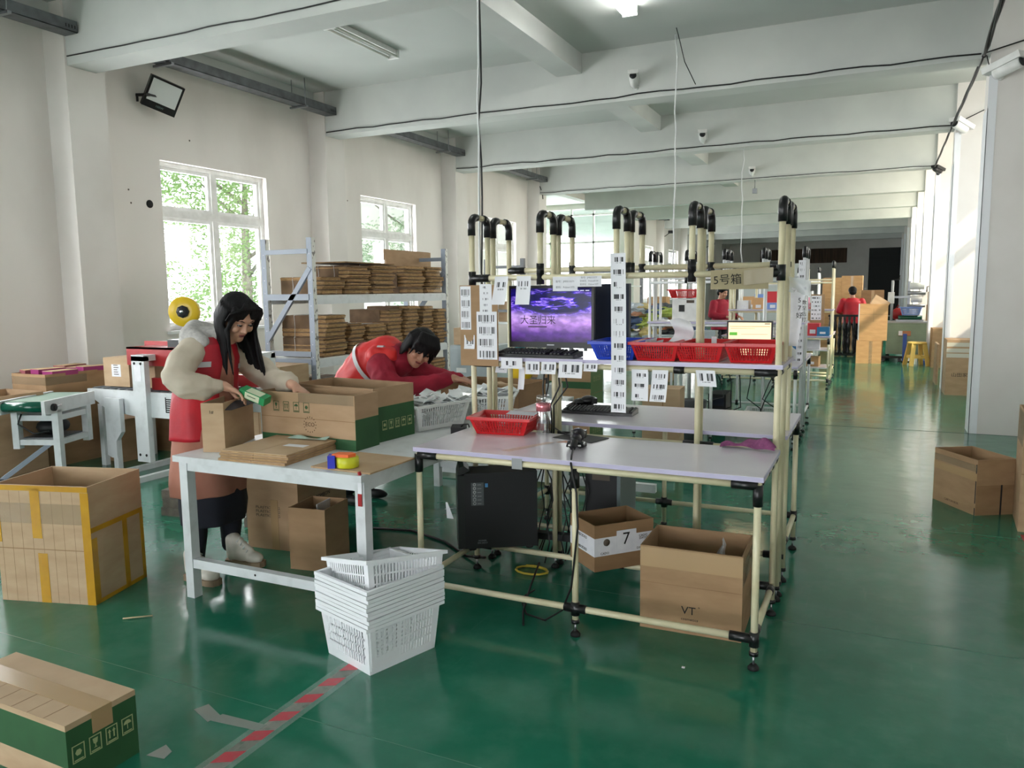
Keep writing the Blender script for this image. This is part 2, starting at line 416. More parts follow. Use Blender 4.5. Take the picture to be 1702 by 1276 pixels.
# left wall with its window openings and the wide opening to the side wing
def wall_x(x0, x1, holes, z0h, z1h, ya, yb):
    m = MB().use(WALLM); y = ya
    for h in sorted(holes):
        a, b, p, q = h if len(h) == 4 else (h[0], h[1], z0h, z1h)
        if a > y: m.box((x0, y, 0), (x1, a, ZC))
        if p > 0: m.box((x0, a, 0), (x1, b, p))
        if q < ZC: m.box((x0, a, q), (x1, b, ZC))
        y = b
    if y < yb: m.box((x0, y, 0), (x1, yb, ZC))
    return m
struct(wall_x(XL - .24, XL, WIN + [(17.15, 24.3, 0, 3.95)], WZ0, WZ1, Y0, Y1), 'wall_left')
struct(wall_x(XR, XR + .24, WR, RZ0, RZ1, Y0, Y1), 'wall_right')
m = MB().use(WALL)
m.box((XL - .24, Y1, 0), (-.46, Y1 + .24, ZC)); m.box((-.46, Y1, 3.45), (1.05, Y1 + .24, ZC)); m.box((1.05, Y1, 0), (XR + .24, Y1 + .24, ZC))
struct(m, 'wall_back')
m = MB().use(WALL)   # end behind the photographer, with an unseen doorway added to let light in
m.box((XL - .24, Y0 - .24, 0), (-5.0, Y0, ZC)); m.box((-5.0, Y0 - .24, 3.3), (0.6, Y0, ZC)); m.box((.6, Y0 - .24, 0), (XR + .24, Y0, ZC))
struct(m, 'wall_front')
# side wing beyond the opening
m = MB().use(WALL); m.box((XW - .2, 17.0, 0), (XW, 24.5, ZC)); m.box((XW, 16.95, 0), (XL - .24, 17.15, ZC)); m.box((XW, 24.3, 0), (XL - .24, 24.42, .45)); m.box((XW, 24.3, 4.12), (XL - .24, 24.42, ZC))
struct(m, 'wall_wing')
m = MB().use(FRAMEW); x = XW
for i in range(10):
    xx = XL - .28 - i * .76; m.box((xx - .03, 24.31, .45), (xx + .03, 24.37, 4.12))
for z in (1.2, 2.12, 3.04, 3.93): m.box((XW, 24.31, z - .03), (XL - .24, 24.37, z + .03))
w_ = struct(m, 'window_12')
g = MB().use(GLASS); g.box((XW, 24.335, .45), (XL - .24, 24.345, 4.12)); g.build('pane', w_)

# pilasters, piers, beams
for i, y in enumerate(YB):
    if i != 7: m = MB().use(WALL).box((XL, y - .02, 0), (XP, y + .4, ZC)); struct(m, 'trim_%d' % (i + 1))
    if i > 3: m = MB().use(WALL).box((XPR, y - .05, 0), (1.75, y + .26, ZC)); o = struct(m, 'trim_%d' % (i + 21))
    g = MB().use(TRIM)
    if i > 3: g.box((XPR - .006, y - .056, 0), (XPR, y + .265, 3.2)); g.box((XPR - .006, y - .056, 0), (XPR + .07, y - .05, 3.62)); g.build('corner_guard', o, 'white corner guard strip')
    m = MB().use(BEAM).box((XP - .3, y, ZB), (XR, y + .3, ZC)); m.box((XP - .3, y - .035, ZB), (XR, y + .0, ZB + .07)) if False else None
    struct(m, 'trim_%d' % (i + 41))
m = MB().use(BEAM).box((-3.62, Y0, 4.06), (-3.3, Y1, ZC)); struct(m, 'trim_60')
m = MB().use(BEAM).box((XL, Y0, 4.12), (XL + .12, Y1, ZC)); struct(m, 'trim_61')

# windows
def window(n, y0, y1, z0, z1, x, inward, right=False):
    fr = MB().use(FRAMEW); xa, xb = x - .05, x + .05; t = .05
    fr.box((xa, y0, z0), (xb, y0 + t, z1)); fr.box((xa, y1 - t, z0), (xb, y1, z1)); fr.box((xa, y0 + t, z0), (xb, y1 - t, z0 + t)); fr.box((xa, y0 + t, z1 - t), (xb, y1 - t, z1))
    o = struct(fr, 'window_%d' % n)
    ym = y0 + (y1 - y0) * .5; zm = z0 + (z1 - z0) * .70
    tr = MB().use(FRAMEW).box((xa - .005, y0 + t, zm - .045), (xb + .005, y1 - t, zm + .045)); tr.build('transom', o)
    mu = MB().use(FRAMEW).box((xa, ym - .035, z0 + t), (xb, ym + .035, z1 - t)); mu.build('mullion', o)
    for (a, b) in ((y0 + t, ym - .035), (ym + .035, y1 - t)):
        for (p, q) in ((z0 + t, zm - .045), (zm + .045, z1 - t)):
            s = MB().use(FRAMEW); w = .04; xs = x + .012
            s.box((xs - .02, a, p), (xs + .02, a + w, q)); s.box((xs - .02, b - w, p), (xs + .02, b, q)); s.box((xs - .02, a + w, p), (xs + .02, b - w, p + w)); s.box((xs - .02, a + w, q - w), (xs + .02, b - w, q))
            so = s.build('sash', o)
            MB().use(GLASS).box((xs - .003, a + w, p + w), (xs + .003, b - w, q - w)).build('pane', so)
    si = MB().use(TRIM).box((x - .02, y0 - .04, z0 - .035), (x + .19, y1 + .04, z0)) if not right else MB().use(TRIM).box((x - .19, y0 - .04, z0 - .035), (x + .02, y1 + .04, z0))
    si.build('window_sill', o)
    return o
for i, (a, b) in enumerate(WIN):
    window(i + 1, a, b, WZ0, WZ1, XL - .13, 1)
for i, (a, b) in enumerate(WR):
    window(i + 13, a, b, RZ0, RZ1, XR + .13, -1, True)

# far end: dark roller door, brown boarding above
DARKD = mat('dark_door', S(34, 38, 38), .6); BOARDB = nmat('brown_boarding', S(96, 74, 60), S(70, 54, 44), 3, .8, 0, (3, 1, .3))
m = MB().use(DARKD)
d_ = MB().use(DARKD).box((-.46, Y1 + .06, 0), (1.05, Y1 + .1, 3.45)); do = struct(d_, 'door_1')
for i in range(17): MB().use(DARKD).box((-.44, Y1 + .035, .06 + i * .2), (1.03, Y1 + .06, .06 + i * .2 + .17)).build('slat', do)
m = MB().use(BOARDB)
bo = struct(MB().use(BOARDB).box((-5.8, Y1 - .03, 2.75), (-1.5, Y1, 3.5)), 'trim_62')
for i in range(9): MB().use(BOARDB).box((-5.78 + i * .475, Y1 - .05, 2.77), (-5.78 + i * .475 + .45, Y1 - .03, 3.48)).build('panel', bo)

# pipe hole and screw holes in the left wall
for x, z, y in ((-7.419, 2.52, 6.3),):
    MB().use(INK).lathe([(.045, 0), (.045, .004)], 14, T(-7.42, 6.28, 2.51) @ Matrix.Rotation(PI / 2, 4, 'Y')).build('pipe_hole', bpy.data.objects['wall_left'], 'round dark hole left by a pipe')

for (y, z) in ((5.46, 3.36), (5.78, 2.70), (5.80, 2.52), (6.02, 2.64), (6.04, 2.50), (5.62, 2.15), (6.9, 3.3), (9.9, 2.9)):
    MB().use(GREYINK).lathe([(.011, 0), (.008, .004)], 8, T(-7.42, y, z) @ Matrix.Rotation(PI / 2, 4, 'Y')).build('screw_hole', bpy.data.objects['wall_left'])
# ------------------------------------------------------------------ outside
GROUND = nmat('concrete_yard', S(186, 184, 178), S(166, 164, 158), .6, .9)
o = MB().use(GROUND).box((-60, -40, -.3), (60, 90, -.125)).build('ground'); o['kind'] = 'structure'
def leaf_mat(name, c):
    m = bpy.data.materials.new(name); m.use_nodes = True; nt = m.node_tree; nt.nodes.clear()
    o = nt.nodes.new('ShaderNodeOutputMaterial'); mx = nt.nodes.new('ShaderNodeMixShader'); d = nt.nodes.new('ShaderNodeBsdfDiffuse'); t = nt.nodes.new('ShaderNodeBsdfTranslucent')
    d.inputs[0].default_value = c; t.inputs[0].default_value = c; mx.inputs[0].default_value = .5
    nt.links.new(d.outputs[0], mx.inputs[1]); nt.links.new(t.outputs[0], mx.inputs[2]); nt.links.new(mx.outputs[0], o.inputs[0]); return m
LEAF = [leaf_mat('tree_leaf_%d' % i, S(*a)) for i, a in enumerate([(176, 204, 138), (168, 190, 160), (196, 208, 170)])]
BARK = nmat('tree_bark', S(170, 158, 146), S(140, 130, 120), 9, .95, .4)
def tree(label, x, y, h, rx, ry, n, li, zc):
    t = thing('broadleaf_tree', label, 'tree', (x, y, -.125), group='trees in the yard')
    m = MB().use(BARK); m.tube([(0, 0, 0), (.05, .05, h * .35), (0, .12, h * .6), (.1, .1, h * .85)], [.11, .09, .06, .02], 8)
    for k in range(6):
        a = k * 1.05; z = h * (.38 + .07 * k); m.tube([(0, .06, z), (rx * .45 * math.cos(a), ry * .45 * math.sin(a), z + .5), (rx * .8 * math.cos(a), ry * .8 * math.sin(a), z + .9)], [.04, .025, .008], 6)
    m.build('trunk', t)
    rr = random.Random(int(y * 10)); m = MB().use(LEAF[li]); cl = []
    for k in range(46):
        a = rr.uniform(0, 2 * PI); q = rr.uniform(.1, 1) ** .5; z = rr.uniform(-1, 1); s = math.sqrt(1 - z * z)
        cl.append(V((rx * q * s * math.cos(a), ry * q * s * math.sin(a), zc + (h - zc) * .92 * q * z)))
    for k in range(n):
        c_ = rr.choice(cl); p = c_ + V((rr.gauss(0, .22), rr.gauss(0, .22), rr.gauss(0, .2)))
        a = V((rr.uniform(-1, 1), rr.uniform(-1, 1), rr.uniform(-.6, .6))).normalized() * .055; b = V((-a.y, a.x, rr.uniform(-.06, .06))).normalized() * .024
        m.quad(p - a, p + b, p + a, p - b)
    m.build('foliage', t, kind='stuff')
tree('leafy tree outside the nearest window, thin trunk', -10.3, 10.6, 4.9, 1.35, 1.7, 9000, 0, 2.7)
tree('denser tree seen through the second window, behind the rack', -10.8, 17.2, 4.6, 1.4, 2.0, 8000, 1, 2.6)
tree('pale tree seen through the third window', -11.2, 23.4, 4.4, 1.3, 1.5, 5000, 2, 2.5)

# ------------------------------------------------------------------ things fixed to walls and ceiling
def tray(y0, y1, label):
    t = thing('cable_tray', label, 'cable tray', (-7.0, (y0 + y1) / 2, 3.95), group='zinc cable trays along the left wall'); h = (y1 - y0) / 2
    m = MB().use(DSTEEL); m.box((-.09, -h, 0), (.09, h, .006)); m.box((-.09, -h, 0), (-.084, h, .1)); m.box((.084, -h, 0), (.09, h, .1)); m.box((-.09, -h, .1), (.09, h, .104)); m.build('trough', t)
    for q in (-.6 * h, .62 * h):
        m = MB().use(STEEL); m.tube([(-.11, q, -.02), (-.11, q, .34)], .006, 6); m.tube([(.11, q, -.02), (.11, q, .34)], .006, 6); m.box((-.14, q - .018, -.03), (.14, q + .018, -.006)); m.build('hanger', t)
    m = MB().use(INK)
    for k in range(4): m.box((.0901, h - .03 - k * .03, .03), (.0912, h - .02 - k * .03, .06))
    m.build('bolt_hole', t)
for i in range(2, 6): tray(YB[i] + .32, YB[i + 1] - .02, 'zinc cable tray under the ceiling, ' + ['above the nearest stretch of wall', 'above the nearest window', 'above the second window and rack', 'above the third window'][i - 2])
tray(24.75, 28.2, 'zinc cable tray far down the left wall, past the glazed wing')

t = thing('floodlight', 'black square floodlight tilted down on a wall bracket', 'floodlight', (XL, 6.3, 3.62))
MB().use(BLACKP).bar((0, -.1, .05), (.2, -.1, .03), .02, .03).bar((0, -.1, .05), (0, -.1, -.02), .05, .012).bar((.2, -.15, .03), (.2, .12, .03), .02, .02).build('bracket', t)
fm = T(.22, .06, .05) @ Matrix.Rotation(R(-28), 4, 'Z') @ Matrix.Rotation(R(26), 4, 'Y') @ Matrix.Rotation(R(-17), 4, 'X')
m = MB().use(BLACKP); m.box((-.03, -.18, -.17), (.03, .18, .17), fm); m.build('housing', t)
m = MB().use(mat('floodlight_lens', S(214, 218, 216), .25)); m.box((.03, -.155, -.09), (.034, .155, .15), fm); m.build('lens', t, 'white square lens')
text('100W', .035, fm @ T(.0345, 0, -.13) @ Matrix.Rotation(PI / 2, 4, 'Z') @ Matrix.Rotation(PI / 2, 4, 'X'), mat('grey_print_lamp', S(120, 140, 140), .5), t, world=False)

def batten(x, y0, y1, label, lit):
    t = thing('tube_light', label, 'ceiling light', (x, (y0 + y1) / 2, ZC), group='twin tube battens on the ceiling'); h = (y1 - y0) / 2
    MB().use(FRAMEW).box((-.05, -h, -.05), (.05, h, 0)).build('batten', t)
    lm = mat('lit_tube', (1, 1, 1, 1), .4, emit=(1, .99, .96, 1), es=15) if lit else mat('unlit_tube', S(214, 214, 206), .3)
    for s in (-.055, .055): MB().use(lm).tube([(s, -h + .03, -.075), (s, h - .03, -.075)], .014, 8).build('tube', t)
    for s in (-h + .015, h - .015): MB().use(FRAMEW).box((-.075, s - .015, -.095), (.075, s + .015, 0)).build('end_cap', t)
batten(-2.34, 6.62, 7.84, 'lit twin fluorescent tube light on the ceiling near the top edge', True)
batten(-2.34, 2.9, 4.1, 'added twin tube light out of view nearer the camera, brightening the worktops', True)  # extra lamp outside the view, added to brighten the worktops
batten(-5.22, 6.75, 7.95, 'unlit twin tube light on the ceiling above the racks side', False)

def wires(name, label, pts, r=.006, m=CABLE, n=6, group=None):
    MB().use(m).tube(pts, r, n).solo(name, label, 'cable', group)
def run(xa, xb, y, z, sag=.015, n=16, w=.012):
    rr = random.Random(int(y * 7)); return [(xa + (xb - xa) * i / n, y + rr.uniform(-.002, .002), z - sag * 4 * (i / n) * (1 - i / n) * 0 + rr.uniform(-w, w)) for i in range(n + 1)]
wires('beam_cable', 'thin black cable along the lower edge of the nearest full beam', run(-7.1, -1.4, 5.18, ZB + .07, n=22), .006)
wires('beam_cable', 'black cable along the beam that carries the first camera', run(-7.1, .82, 9.045, ZB + .05, n=30), .008)
wires('beam_cable', 'black cable along the beam that carries the second camera', run(-7.1, .84, 12.785, ZB + .05, n=30), .009)
wires('beam_cable', 'thin dark cable along the third camera beam', run(-7.1, .86, 16.70, ZB + .03, n=24), .007)
def bundle(label, pts, r):
    m = MB().use(CABLE)
    for k in range(3):
        q = []
        for i in range(len(pts) - 1):
            for s in range(12):
                u = s / 12; p = V(pts[i]).lerp(V(pts[i + 1]), u); a = (i * 12 + s) * .55 + k * 2.09; q.append(p + V((math.cos(a) * r, 0, math.sin(a) * r)))
        q.append(V(pts[-1])); m.tube(q, r * .85, 6)
    m.solo('cable_bundle', label, 'cable')
bundle('thick twisted cable bundle crossing to the nearest right pier', [(.83, 6.2, 4.05), (.84, 8.99, 3.70)], .014)
bundle('twisted cable bundle between the first and second right piers', [(.84, 9.0, 3.70), (.85, 12.74, 3.70)], .011)
bundle('twisted cable bundle between the second and third right piers', [(.85, 12.74, 3.70), (.86, 16.66, 3.66)], .009)
wires('branch_cable', 'thin cable branching right across the nearest pier', [(.85, 8.98, 3.72), (1.2, 8.97, 3.80), (1.7, 8.97, 3.92)], .007)
wires('branch_cable', 'thin cable rising right across the second pier', [(.86, 12.72, 3.72), (1.25, 12.71, 3.9), (1.7, 12.71, 4.0)], .007)
wires('branch_cable', 'short looped cable feeding the camera on the nearest pier', [(.86, 8.97, 3.69), (.88, 8.95, 3.6), (.93, 8.93, 3.5), (.96, 8.92, 3.46)], .005)
def drop(label, pts, m, extra=None, r=.006):
    q = MB().use(m).tube(pts, r, 6)
    if extra: q.use(CABLE).tube(extra, .005, 6)
    q.solo('hanging_cable', label, 'cable')
rr = random.Random(4)
drop('grey cable hanging from the ceiling to the front bench', [(-1.972 + rr.uniform(-.01, .01), 3.806, z / 10) for z in range(43, 12, -2)], CABLEW, [(-1.965 + rr.uniform(-.012, .012), 3.81, z / 10) for z in range(42, 12, -2)])
drop('white cable with dark return hanging behind the front bench', [(-2.06 + rr.uniform(-.014, .014), 8.6, z / 10) for z in range(42, 15, -2)], CABLEW, [(-2.06, 8.6, 4.27), (-2.03, 8.62, 4.15), (-2.0, 8.75, 3.95), (-1.93, 8.99, 3.76)], .008)
drop('thin white cable hanging to the third bench from the camera beam', [(-2.0 + rr.uniform(-.02, .02), 12.9, z / 10) for z in range(37, 17, -2)], CABLEW, None, .008)

def camera_(label, loc, yaw, pitch, s=1.0, dark=False):
    t = thing('security_camera', label, 'camera', loc, 0, 'white bullet cameras along the beams')
    B = RZ(yaw) @ Matrix.Rotation(pitch, 4, 'X') @ Matrix.Diagonal((s, s, s, 1))
    mm = BLACKP if dark else FRAMEW
    m = MB().use(mm); m.lathe([(.035, 0), (.038, .02), (.038, .15), (.03, .17)], 14, T(0, -.10, 0) @ B @ T(0, .0, 0) @ Matrix.Rotation(PI / 2, 4, 'X') @ T(0, 0, -.05)); m.build('housing', t)
    m = MB().use(mm); m.prism([(-.048, -.02), (.048, -.02), (.055, .02), (-.055, .02)], -.10, .14, T(0, -.10, 0) @ B @ T(0, 0, .035) @ Matrix.Rotation(PI / 2, 4, 'X')); m.build('sunshield', t)
    m = MB().use(BLACKM); m.lathe([(.034, 0), (.034, .008)], 14, T(0, -.10, 0) @ B @ Matrix.Rotation(PI / 2, 4, 'X') @ T(0, 0, .121)); m.build('lens', t, 'black lens face')
    m = MB().use(mm); m.lathe([(.03, 0), (.03, .012)], 12, T(0, 0, -.04) @ Matrix.Rotation(PI / 2, 4, 'X')); m.tube([(0, -.01, -.04), (0, -.06, -.055), (0, -.10, -.03)], .011, 8); m.build('mount', t)
camera_('bullet camera with black face on the first long beam', (-2.63, 9.06, 3.86), R(12), R(-16), 1.15)
camera_('bullet camera on the second long beam, mid ceiling', (-2.6, 12.8, 3.85), R(10), R(-14), 1.3)
camera_('small camera on the third beam above the hanging bracket', (-2.4, 16.72, 3.82), R(8), R(-12), 1.2)
camera_('large white bullet camera on the nearest right pier', (.99, 9.0, 3.52), R(52), R(-14), 1.5)
camera_('white bullet camera at the top of the second right pier', (.97, 12.75, 3.66), R(-38), R(-16), 1.5)
camera_('little dark camera at the top of the third right pier', (.93, 16.67, 3.6), R(-30), R(-10), 1.2, True)
t = thing('dangling_bracket', 'small metal conduit box dangling under the third beam', 'bracket', (-2.36, 16.8, 3.42))
MB().use(DSTEEL).tube([(0, 0, .27), (0, 0, .1)], .008, 6).build('rod', t); MB().use(STEEL).box((-.045, -.03, 0), (.045, .03, .1)).build('box', t)
wires('wall_lead', 'dark lead poking out beside the fourth pilaster', [(XP + .005, 16.9, 3.60), (XP + .02, 16.85, 3.72), (XP + .06, 16.6, 3.85)], .01)
for (x, y, z, nm) in ((XP + .01, 28.3, 3.4, 'first'), (XP + .01, 36.0, 3.35, 'second')):
    t = thing('wall_camera', 'black camera on an arm on the far left wall, %s one along' % nm, 'camera', (x, y, z))
    MB().use(BLACKM).tube([(0, 0, 0), (.22, -.1, .12)], .014, 6).build('arm', t); MB().use(BLACKM).cbox((.27, -.12, .14), (.2, .1, .1), ).build('housing', t)
# ================================================================== CARTONS
def carton(label, loc, rz, w, d, h, m=CB, band=None, inside=None, flaps=(), top=None, group=None, cat='box', name='cardboard_box', tapes=(), tape_m=TAPEC, lid=False, seams=True):
    """open-topped (or closed, lid=True) carton; band=(z0,z1) printed green; flaps: (side, length, angle)"""
    t = thing(name, label, cat, loc, rz, group); k = .006; b = MB()
    zs = [(0, h, m)] if not band else ([(0, band[0], m)] if band[0] > 0 else []) + [(band[0], band[1], GREENP)] + ([(band[1], h, m)] if band[1] < h else [])
    for (p, q, mm) in zs:
        b.use(mm)
        b.box((-w / 2, -d / 2, p), (w / 2, -d / 2 + k, q)); b.box((-w / 2, d / 2 - k, p), (w / 2, d / 2, q))
        b.box((-w / 2, -d / 2 + k, p), (-w / 2 + k, d / 2 - k, q)); b.box((w / 2 - k, -d / 2 + k, p), (w / 2, d / 2 - k, q))
    b.use(m); b.box((-w / 2 + k, -d / 2 + k, 0), (w / 2 - k, d / 2 - k, k))
    b.build('body', t)
    if lid:
        for s in (-1, 1):
            q = MB().use(top or m); q.box((-w / 2, (.0015 if s > 0 else -d / 2), h - .001), (w / 2, (d / 2 if s > 0 else -.0015), h + .004)); q.build('flap', t)
    for (side, ln, ang) in flaps:
        q = MB().use(m)
        W_, D_ = (w, d) if side in 'fb' else (d, w)
        A = {'f': 0, 'r': PI / 2, 'b': PI, 'l': -PI / 2}[side]
        Mx = RZ(A) @ T(0, -D_ / 2 + k / 2, h) @ Matrix.Rotation(ang, 4, 'X')
        q.box((-W_ / 2, -k / 2, 0), (W_ / 2, k / 2, ln), Mx); q.build('flap', t)
    for (side, x, z0, z1, wd) in tapes:      # vertical strips of tape on a face
        q = MB().use(tape_m)
        A = {'f': 0, 'r': PI / 2, 'b': PI, 'l': -PI / 2}[side]; D_ = d if side in 'fb' else w
        q.box((x - wd / 2, -D_ / 2 - .0012, z0), (x + wd / 2, -D_ / 2, z1), RZ(A)); q.build('packing_tape', t)
    return t
def facep(t, side, w, d, x, z):
    A = {'f': 0, 'r': PI / 2, 'b': PI, 'l': -PI / 2}[side]; D_ = d if side in 'fb' else w
    return RZ(A) @ T(x, -D_ / 2 - .0006, z) @ Matrix.Rotation(PI / 2, 4, 'X')
def prt(t, s, side, w, d, x, z, size, m=INK, sx=1): return text(s, size, facep(t, side, w, d, x, z), m, t, world=False, sx=sx)
def icons(t, side, w, d, x, z, s, m, kinds='gaub', gap=1.35):
    """row of framed handling marks: glass, arrows, umbrella, box"""
    for i, kd in enumerate(kinds):
        Mx = facep(t, side, w, d, x + (i - (len(kinds) - 1) / 2) * s * gap, z); q = MB().use(m); e = .0005; l = s * .07
        h2 = s * .62; w2 = s * .46
        q.box((-w2, -h2, 0), (w2, -h2 + l, e), Mx); q.box((-w2, h2 - l, 0), (w2, h2, e), Mx); q.box((-w2, -h2, 0), (-w2 + l, h2, e), Mx); q.box((w2 - l, -h2, 0), (w2, h2, e), Mx)
        q.box((-w2 * .7, -h2 * .82, 0), (w2 * .7, -h2 * .68, e), Mx)
        if kd == 'g': q.prism([(-.2 * s, .4 * s), (.2 * s, .4 * s), (.14 * s, .05 * s), (.03 * s, -.02 * s), (.03 * s, -.22 * s), (.14 * s, -.28 * s), (-.14 * s, -.28 * s), (-.03 * s, -.22 * s), (-.03 * s, -.02 * s), (-.14 * s, .05 * s)], 0, e, Mx)
        elif kd == 'a':
            for dx in (-.17, .17): q.prism([((dx - .05) * s, -.25 * s), ((dx + .05) * s, -.25 * s), ((dx + .05) * s, .2 * s), ((dx + .13) * s, .2 * s), (dx * s, .42 * s), ((dx - .13) * s, .2 * s), ((dx - .05) * s, .2 * s)], 0, e, Mx)
        elif kd == 'u':
            q.prism([(.3 * s * math.cos(a), .1 * s + .3 * s * math.sin(a)) for a in [PI * j / 8 for j in range(9)]], 0, e, Mx); q.box((-.025 * s, -.28 * s, 0), (.025 * s, .1 * s, e), Mx)
        else: q.prism([(.24 * s * math.cos(a), .05 * s + .24 * s * math.sin(a)) for a in [2 * PI * j / 6 for j in range(6)]], 0, e, Mx)
        q.build('printed_mark', t)

def between(a, b, c=None):
    """yaw and length of a ground edge a->b"""
    v = V(b) - V(a); return math.atan2(v.y, v.x), v.length
def edge_box(a, b, dep):
    """centre, yaw, width of a box whose front-bottom edge runs a->b with depth dep behind it"""
    rz, w = between((a[0], a[1], 0), (b[0], b[1], 0)); m = (V((a[0], a[1], 0)) + V((b[0], b[1], 0))) / 2
    return m + V((-math.sin(rz), math.cos(rz), 0)) * dep / 2, rz, w

# --- big taped carton, left front
c_, rz, w = edge_box((-3.887, 2.263), (-3.386, 2.401), .39)
t = carton('large open carton edged with yellow tape, on the floor at the left', c_, rz, w, .39, .59, CBL[2])
d = .39
for (side, x, z0, z1, wd) in (('f', -w * .06, .325, .575, .052), ('f', -w * .02, 0, .25, .052), ('f', -w / 2 + .012, .30, .42, .03), ('f', 0, .562, .588, w), ('f', w / 2 - .02, 0, .56, .045), ('r', -d / 2 + .02, 0, .33, .04), ('r', d / 2 - .012, 0, .37, .025), ('r', 0, .36, .385, d), ('r', .05, .0, .36, .035), ('r', 0, 0, .02, d)):
    q = MB().use(TAPEY); A = {'f': 0, 'r': PI / 2}[side]; D_ = d if side == 'f' else w
    q.box((x - wd / 2, -D_ / 2 - .0015, z0), (x + wd / 2, -D_ / 2, z1), RZ(A)); q.build('yellow_tape', t)
q = MB().use(TAPEW); q.box((-w / 2, -d / 2 - .0008, .40), (w / 2, -d / 2, .50)); q.build('clear_tape', t)
q = MB().use(CBL[3]); q.box((-w / 2, -d / 2 - .0004, .268), (w / 2, -d / 2, .272))
for i in range(9): q.box((-w / 2 + w * (i + .5) / 9 - .0008, -d / 2 - .0004, .0), (-w / 2 + w * (i + .5) / 9 + .0008, -d / 2, .56))
q.build('crease', t, kind='stuff')

# --- closed carton, bottom left corner
t = carton('closed tan carton with green printed sides, in the nearest bottom left corner', (-2.465, 1.52, 0), R(-1), .63, .24, .215, CBL[2], band=(.08, .2), lid=True)
MB().use(TAPEC).box((-.315, -.035, .2192), (.315, .035, .2205)).build('packing_tape', t, 'shiny brown tape along the seam')
MB().use(TAPEC).box((.315, -.035, .15), (.3165, .035, .2205)).build('packing_tape', t)
q = MB().use(GREENP); q.box((.315, -.12, .0), (.3156, .12, .2)); q.build('side_print', t, 'dark green printed end')
for i, kd in enumerate('gbau'): pass
icons(t, 'r', .63, .24, 0, .115, .045, PALEINK, 'bgau', 1.25)
q = MB().use(CBL[3])
for i in range(7): q.box((-.27 + i * .08, -.119, .2191), (-.268 + i * .08, -.004, .2196))
q.build('crease', t, kind='stuff')

# --- carton in front of the right pier, and the tall one cut by the frame
c_, rz, w = edge_box((.414, 6.115), (.637, 5.743), .28)
t = carton('open brown carton on the floor in front of the right pier', c_, rz, w, .28, .37, CBL[1])
MB().use(TAPEC).box((-w / 2, -.1412, .23), (w / 2, -.14, .28)).build('packing_tape', t); MB().use(TAPEW).box((-w / 2, -.1416, .29), (w / 2, -.14, .335)).build('clear_tape', t)
q = MB().use(CBL[3]); q.box((w / 2, -.14, .0), (w / 2 + .0012, .14, .2)); q.build('crease', t)
for a_, b_ in (((w / 2 - .012, -.1408, .08), (w / 2 - .004, -.14, .34)), ((w / 2 - .012, -.1408, 0), (w / 2 - .004, -.14, .05)), ((w / 2, .03, 0), (w / 2 + .0016, .042, .2))): MB().use(INK).box(a_, b_).build('torn_edge', t)
prt(t, 'CARTON BOX', 'f', w, .28, -.02, .035, .022, BROWNINK)
t = carton('tall worn carton with an open flap, cut off by the right edge', (1.1, 5.66, 0), R(-4), .5, .42, .73, CBL[0], flaps=[('l', .2, R(-150))], tapes=[('f', -.18, .3, .6, .05)])
MB().use(TAPEW).box((-.252, -.18, .52), (-.25, .16, .72)).build('clear_tape', t); MB().use(TAPEW).box((-.2, -.2112, .36), (.1, -.21, .52)).build('clear_tape', t)
q = MB().use(CBL[3]); q.box((-.25, -.2108, .355), (.25, -.21, .361)); q.build('crease', t)
MB().use(mat('red_floor_tape', S(170, 60, 60), .5)).box((.84, 5.0, 0), (.9, 5.40, .001)).solo('floor_tape', 'short faded red floor tape beside the cut off carton', 'floor tape')

# --- boxes under the front bench
t = carton('open brown carton lettered VT, on the floor under the front bench', (-.688, 3.40, 0), R(1.3), .44, .32, .378, CBL[1])
prt(t, 'VT', 'f', .44, .32, -.005, .105, .05, INK, 1.05); prt(t, 'cosmetics', 'f', .44, .32, 0, .067, .017, INK, 1.1); prt(t, '*', 'f', .44, .32, .04, .122, .02, INK)
MB().use(TAPEC).box((-.22, -.1612, .285), (.22, -.16, .372)).build('packing_tape', t); MB().use(TAPEW).box((-.221, -.16, .30), (-.22, .16, .345)).build('clear_tape', t); MB().use(TAPEW).box((.22, -.16, .24), (.2212, .16, .34)).build('clear_tape', t)
q = MB().use(CBL[3]); q.box((-.22, -.1606, .212), (.22, -.16, .215)); q.box((-.0008, -.1606, .29), (.0008, -.16, .372)); q.build('crease', t)
q = MB().use(FILM); q.grid(lambda u, v: (-.735 + .15 + (u - .5) * .09 * (1 - v) + .01 * math.sin(9 * v), 3.43 + .02 * math.sin(u * 7), .20 + v * .19), 6, 6); q.solo('plastic_bag', 'clear plastic bag poking out of the VT carton', 'bag')
c_, rz, w = edge_box((-1.30, 3.575), (-1.155, 3.365), .30)
c_, rz, w = edge_box((-1.175, 3.40), (-.955, 3.645), .25); c_.z = .152
t = carton('open carton with white tape and a sheet numbered 7, on the bench rail', c_, rz, .33, .25, .228, CBL[3])
q = MB().use(PAPER); q.box((-.1665, -.1265, .075), (.165, -.125, .165)); q.box((-.1665, -.125, .075), (-.165, .125, .165)); q.build('white_tape', t, 'printed white tape band')
q = MB().use(PAPER); q.box((-.045, -.1285, .10), (.065, -.127, .19)); q.build('paper_sheet', t); prt(t, '7', 'f', .33, .2575, .008, .145, .085, INK)
for s_, x_, z_ in (('CADO', .105, .15), ('DXOO', .108, .137), ('CADO', -.11, .087), ('DXOOD', .1, .09)): prt(t, s_, 'f', .33, .2535, x_, z_, .016, INK)
for zz in (.15, .09): prt(t, 'CADODXO', 'l', .3335, .25, .0, zz, .02, INK)
q = MB().use(GREYINK); q.lathe([(.018, 0), (.018, .0005)], 14, facep(t, 'f', .33, .2535, -.10, .14)); q.build('stamp', t)

